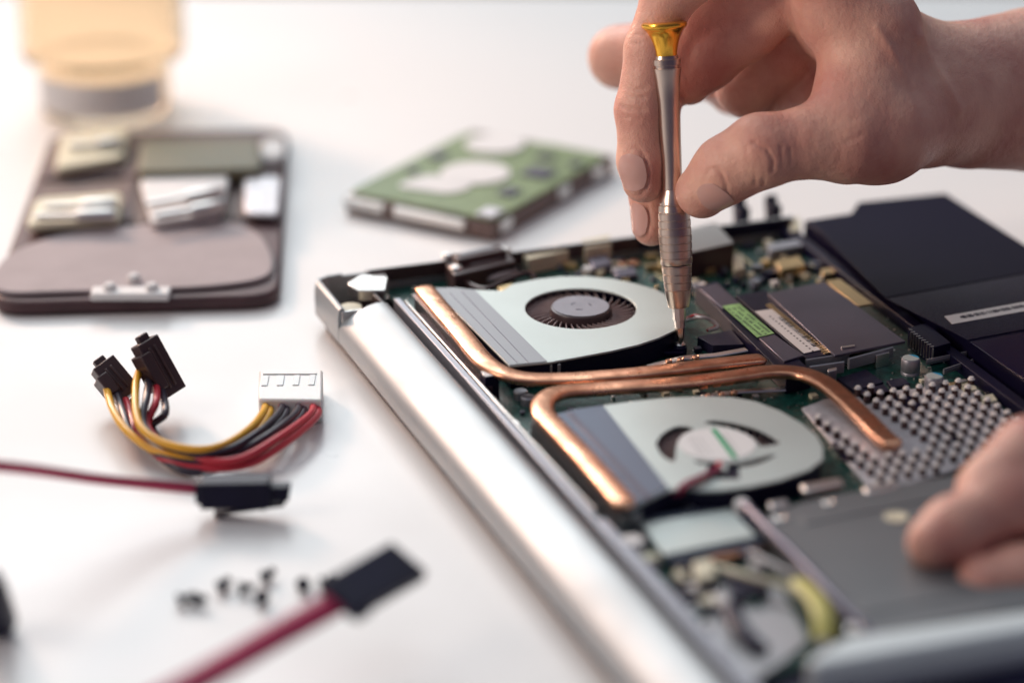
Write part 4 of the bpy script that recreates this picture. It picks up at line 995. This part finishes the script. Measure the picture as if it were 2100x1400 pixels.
for ex in (550, 583, 617, 647):
    c_ = R(P(ex, 826, 5.8)); MB().lathe([(1.9, -2), (2.0, 1.5), (1.5, 2.2)], n=14, c=c_, frame=Matrix(((1, 0, 0), (0, 0, -1), (0, 1, 0)))).build('crimp', M['tin'], ps, smooth=True)

# ---------------------------------------------------------------- data cables
dc = empty('data_cable', P(500, 1010, 0)); og1 = P(500, 1010, 0)
tag(dc, 'thin crimson data cable with a long black plug hovering above the table', 'cable')
yy = P(500, 1056, 0).y
def DD(x, y, dy=0): return D(x, y, yy+dy)-og1
MB().tube(spline([DD(-60, 950, -34), DD(60, 962, -27), DD(200, 982, -15), DD(320, 994, -5), DD(415, 1003, 0)], 10), 2.3, 0.7, 10, up=Vector((0, 1, .2))).build('lead', M['wineflat'], dc, smooth=True)
pb = MB(); c0, c1 = DD(412, 1008), DD(556, 1006); ax = (c1-c0)/2; mid = (c0+c1)/2
pb.obox(mid, ax, Vector((0, 4.2, 0)), Vector((0, 0.6, 4.3)))
pb.obox(DD(424, 1006), Vector((3.5, 0, 0)), Vector((0, 3, 0)), Vector((0, 0.4, 3.4)))
pb.obox(DD(572, 1008), Vector((3.6, 0, 0)), Vector((0, 2.5, 0)), Vector((0.4, 0.4, 2.4)))
pb.build('plug_body', M['black'], dc, bevel=0.5)
pb = MB(); pb.obox(DD(512, 1040), Vector((11.5, 0, 1.8)), Vector((0, 2.2, 0)), Vector((0, 0, 0.55))); pb.obox(DD(540, 1030), Vector((0.6, 0, 0)), Vector((0, 1.5, 0)), Vector((0, 0, 2.4)))  # dark strip added beneath the plug where its shadow lies
pb.build('shadow_strip', M['black'], dc, bevel=0.3)

dc2 = empty('data_cable', P(640, 1270, 0)); og2 = P(640, 1270, 0)
tag(dc2, 'wide crimson data cable with a square black plug crossing the bottom edge', 'cable')
def DE(x, y, z): return P(x, y, z)-og2
MB().tube(spline([DE(300, 1450, 24), DE(420, 1385, 24), DE(560, 1306, 24), DE(640, 1262, 24), DE(696, 1230, 25)], 10), 4.3, 1.1, 12, up=Vector((0.2, -0.4, 0.9))).build('lead', M['wineflat'], dc2, smooth=True)
pb = MB(); a = DE(688, 1234, 25); b = DE(838, 1149, 26); ax = (b-a)/2; upv = Vector((0.1, -0.45, 0.9)).normalized()
nv = ax.cross(upv).normalized()
pb.obox((a+b)/2, ax, nv*7.2, upv*2.4)
pb.obox(a+ax*0.22+nv*7.6*(1 if nv.y < 0 else -1), ax*0.2, nv*1.0, upv*1.6)
pb.build('plug_body', M['black'], dc2, bevel=0.5)

ed = P(-14, 1240, 12); k_ = MB(); k_.lathe([(2, -16), (5.0, -14), (5.6, -8), (5.6, 10), (4, 14), (1, 15)], n=28, frame=Matrix(((1, 0, 0), (0, 0, 1), (0, -1, 0))))
k_ = k_.build('plug_end', M['black'], smooth=True); k_.location = ed/1000; k_.rotation_euler = (math.radians(-55), 0, 0)
tag(k_, 'dark rounded plug end cut off by the lower left edge of the table view', 'plug')

# ---------------------------------------------------------------- loose screws
def screw_at(x, y, ang, lab, first=[]):
    if not first:
        r = empty('screw', (0, 0, 0))
        MB().lathe([(0.01, 0), (1.9, 0.1), (2.3, 0.5), (2.1, 1.2), (0.01, 1.4)], n=16).build('head', M['black'], r, smooth=True)
        pr = [(1.1, 1.1)]
        for i in range(9): pr += [(1.25, 1.3+i*.4), (0.95, 1.5+i*.4)]
        pr.append((0.1, 5.2)); MB().lathe(pr, n=12).build('shank', M['black'], r, smooth=True)
        first.append(r); o = r
    else:
        o = first[0].copy(); col.objects.link(o)
        for ch in list(first[0].children):
            c = ch.copy(); col.objects.link(c); c.parent = o
    q = P(x, y, 1.9); o.location = q/1000; o.rotation_euler = (math.radians(78), 0, ang)
    tag(o, lab, 'screw', 'small black screws scattered on the table')
for s_ in ((366, 1232, 2.1, 'lowest black screw, leftmost of the scattered screws'), (396, 1228, 1.2, 'black screw touching the right side of the lowest leftmost screw'),
           (452, 1204, 2.6, 'black screw at the left of the middle pair'), (490, 1206, 1.5, 'black screw at the right of the middle pair'),
           (540, 1184, 2.4, 'upper black screw of the pair right of the middle'), (537, 1222, 0.1, 'lower black screw of the pair right of the middle'),
           (621, 1196, 0.2, 'thin black screw standing alone left of the wide plug'), (656, 1196, 1.8, 'black screw nearest to the wide black plug'),
           (676, 1190, 0.9, 'black screw half behind the wide black plug')): screw_at(*s_)
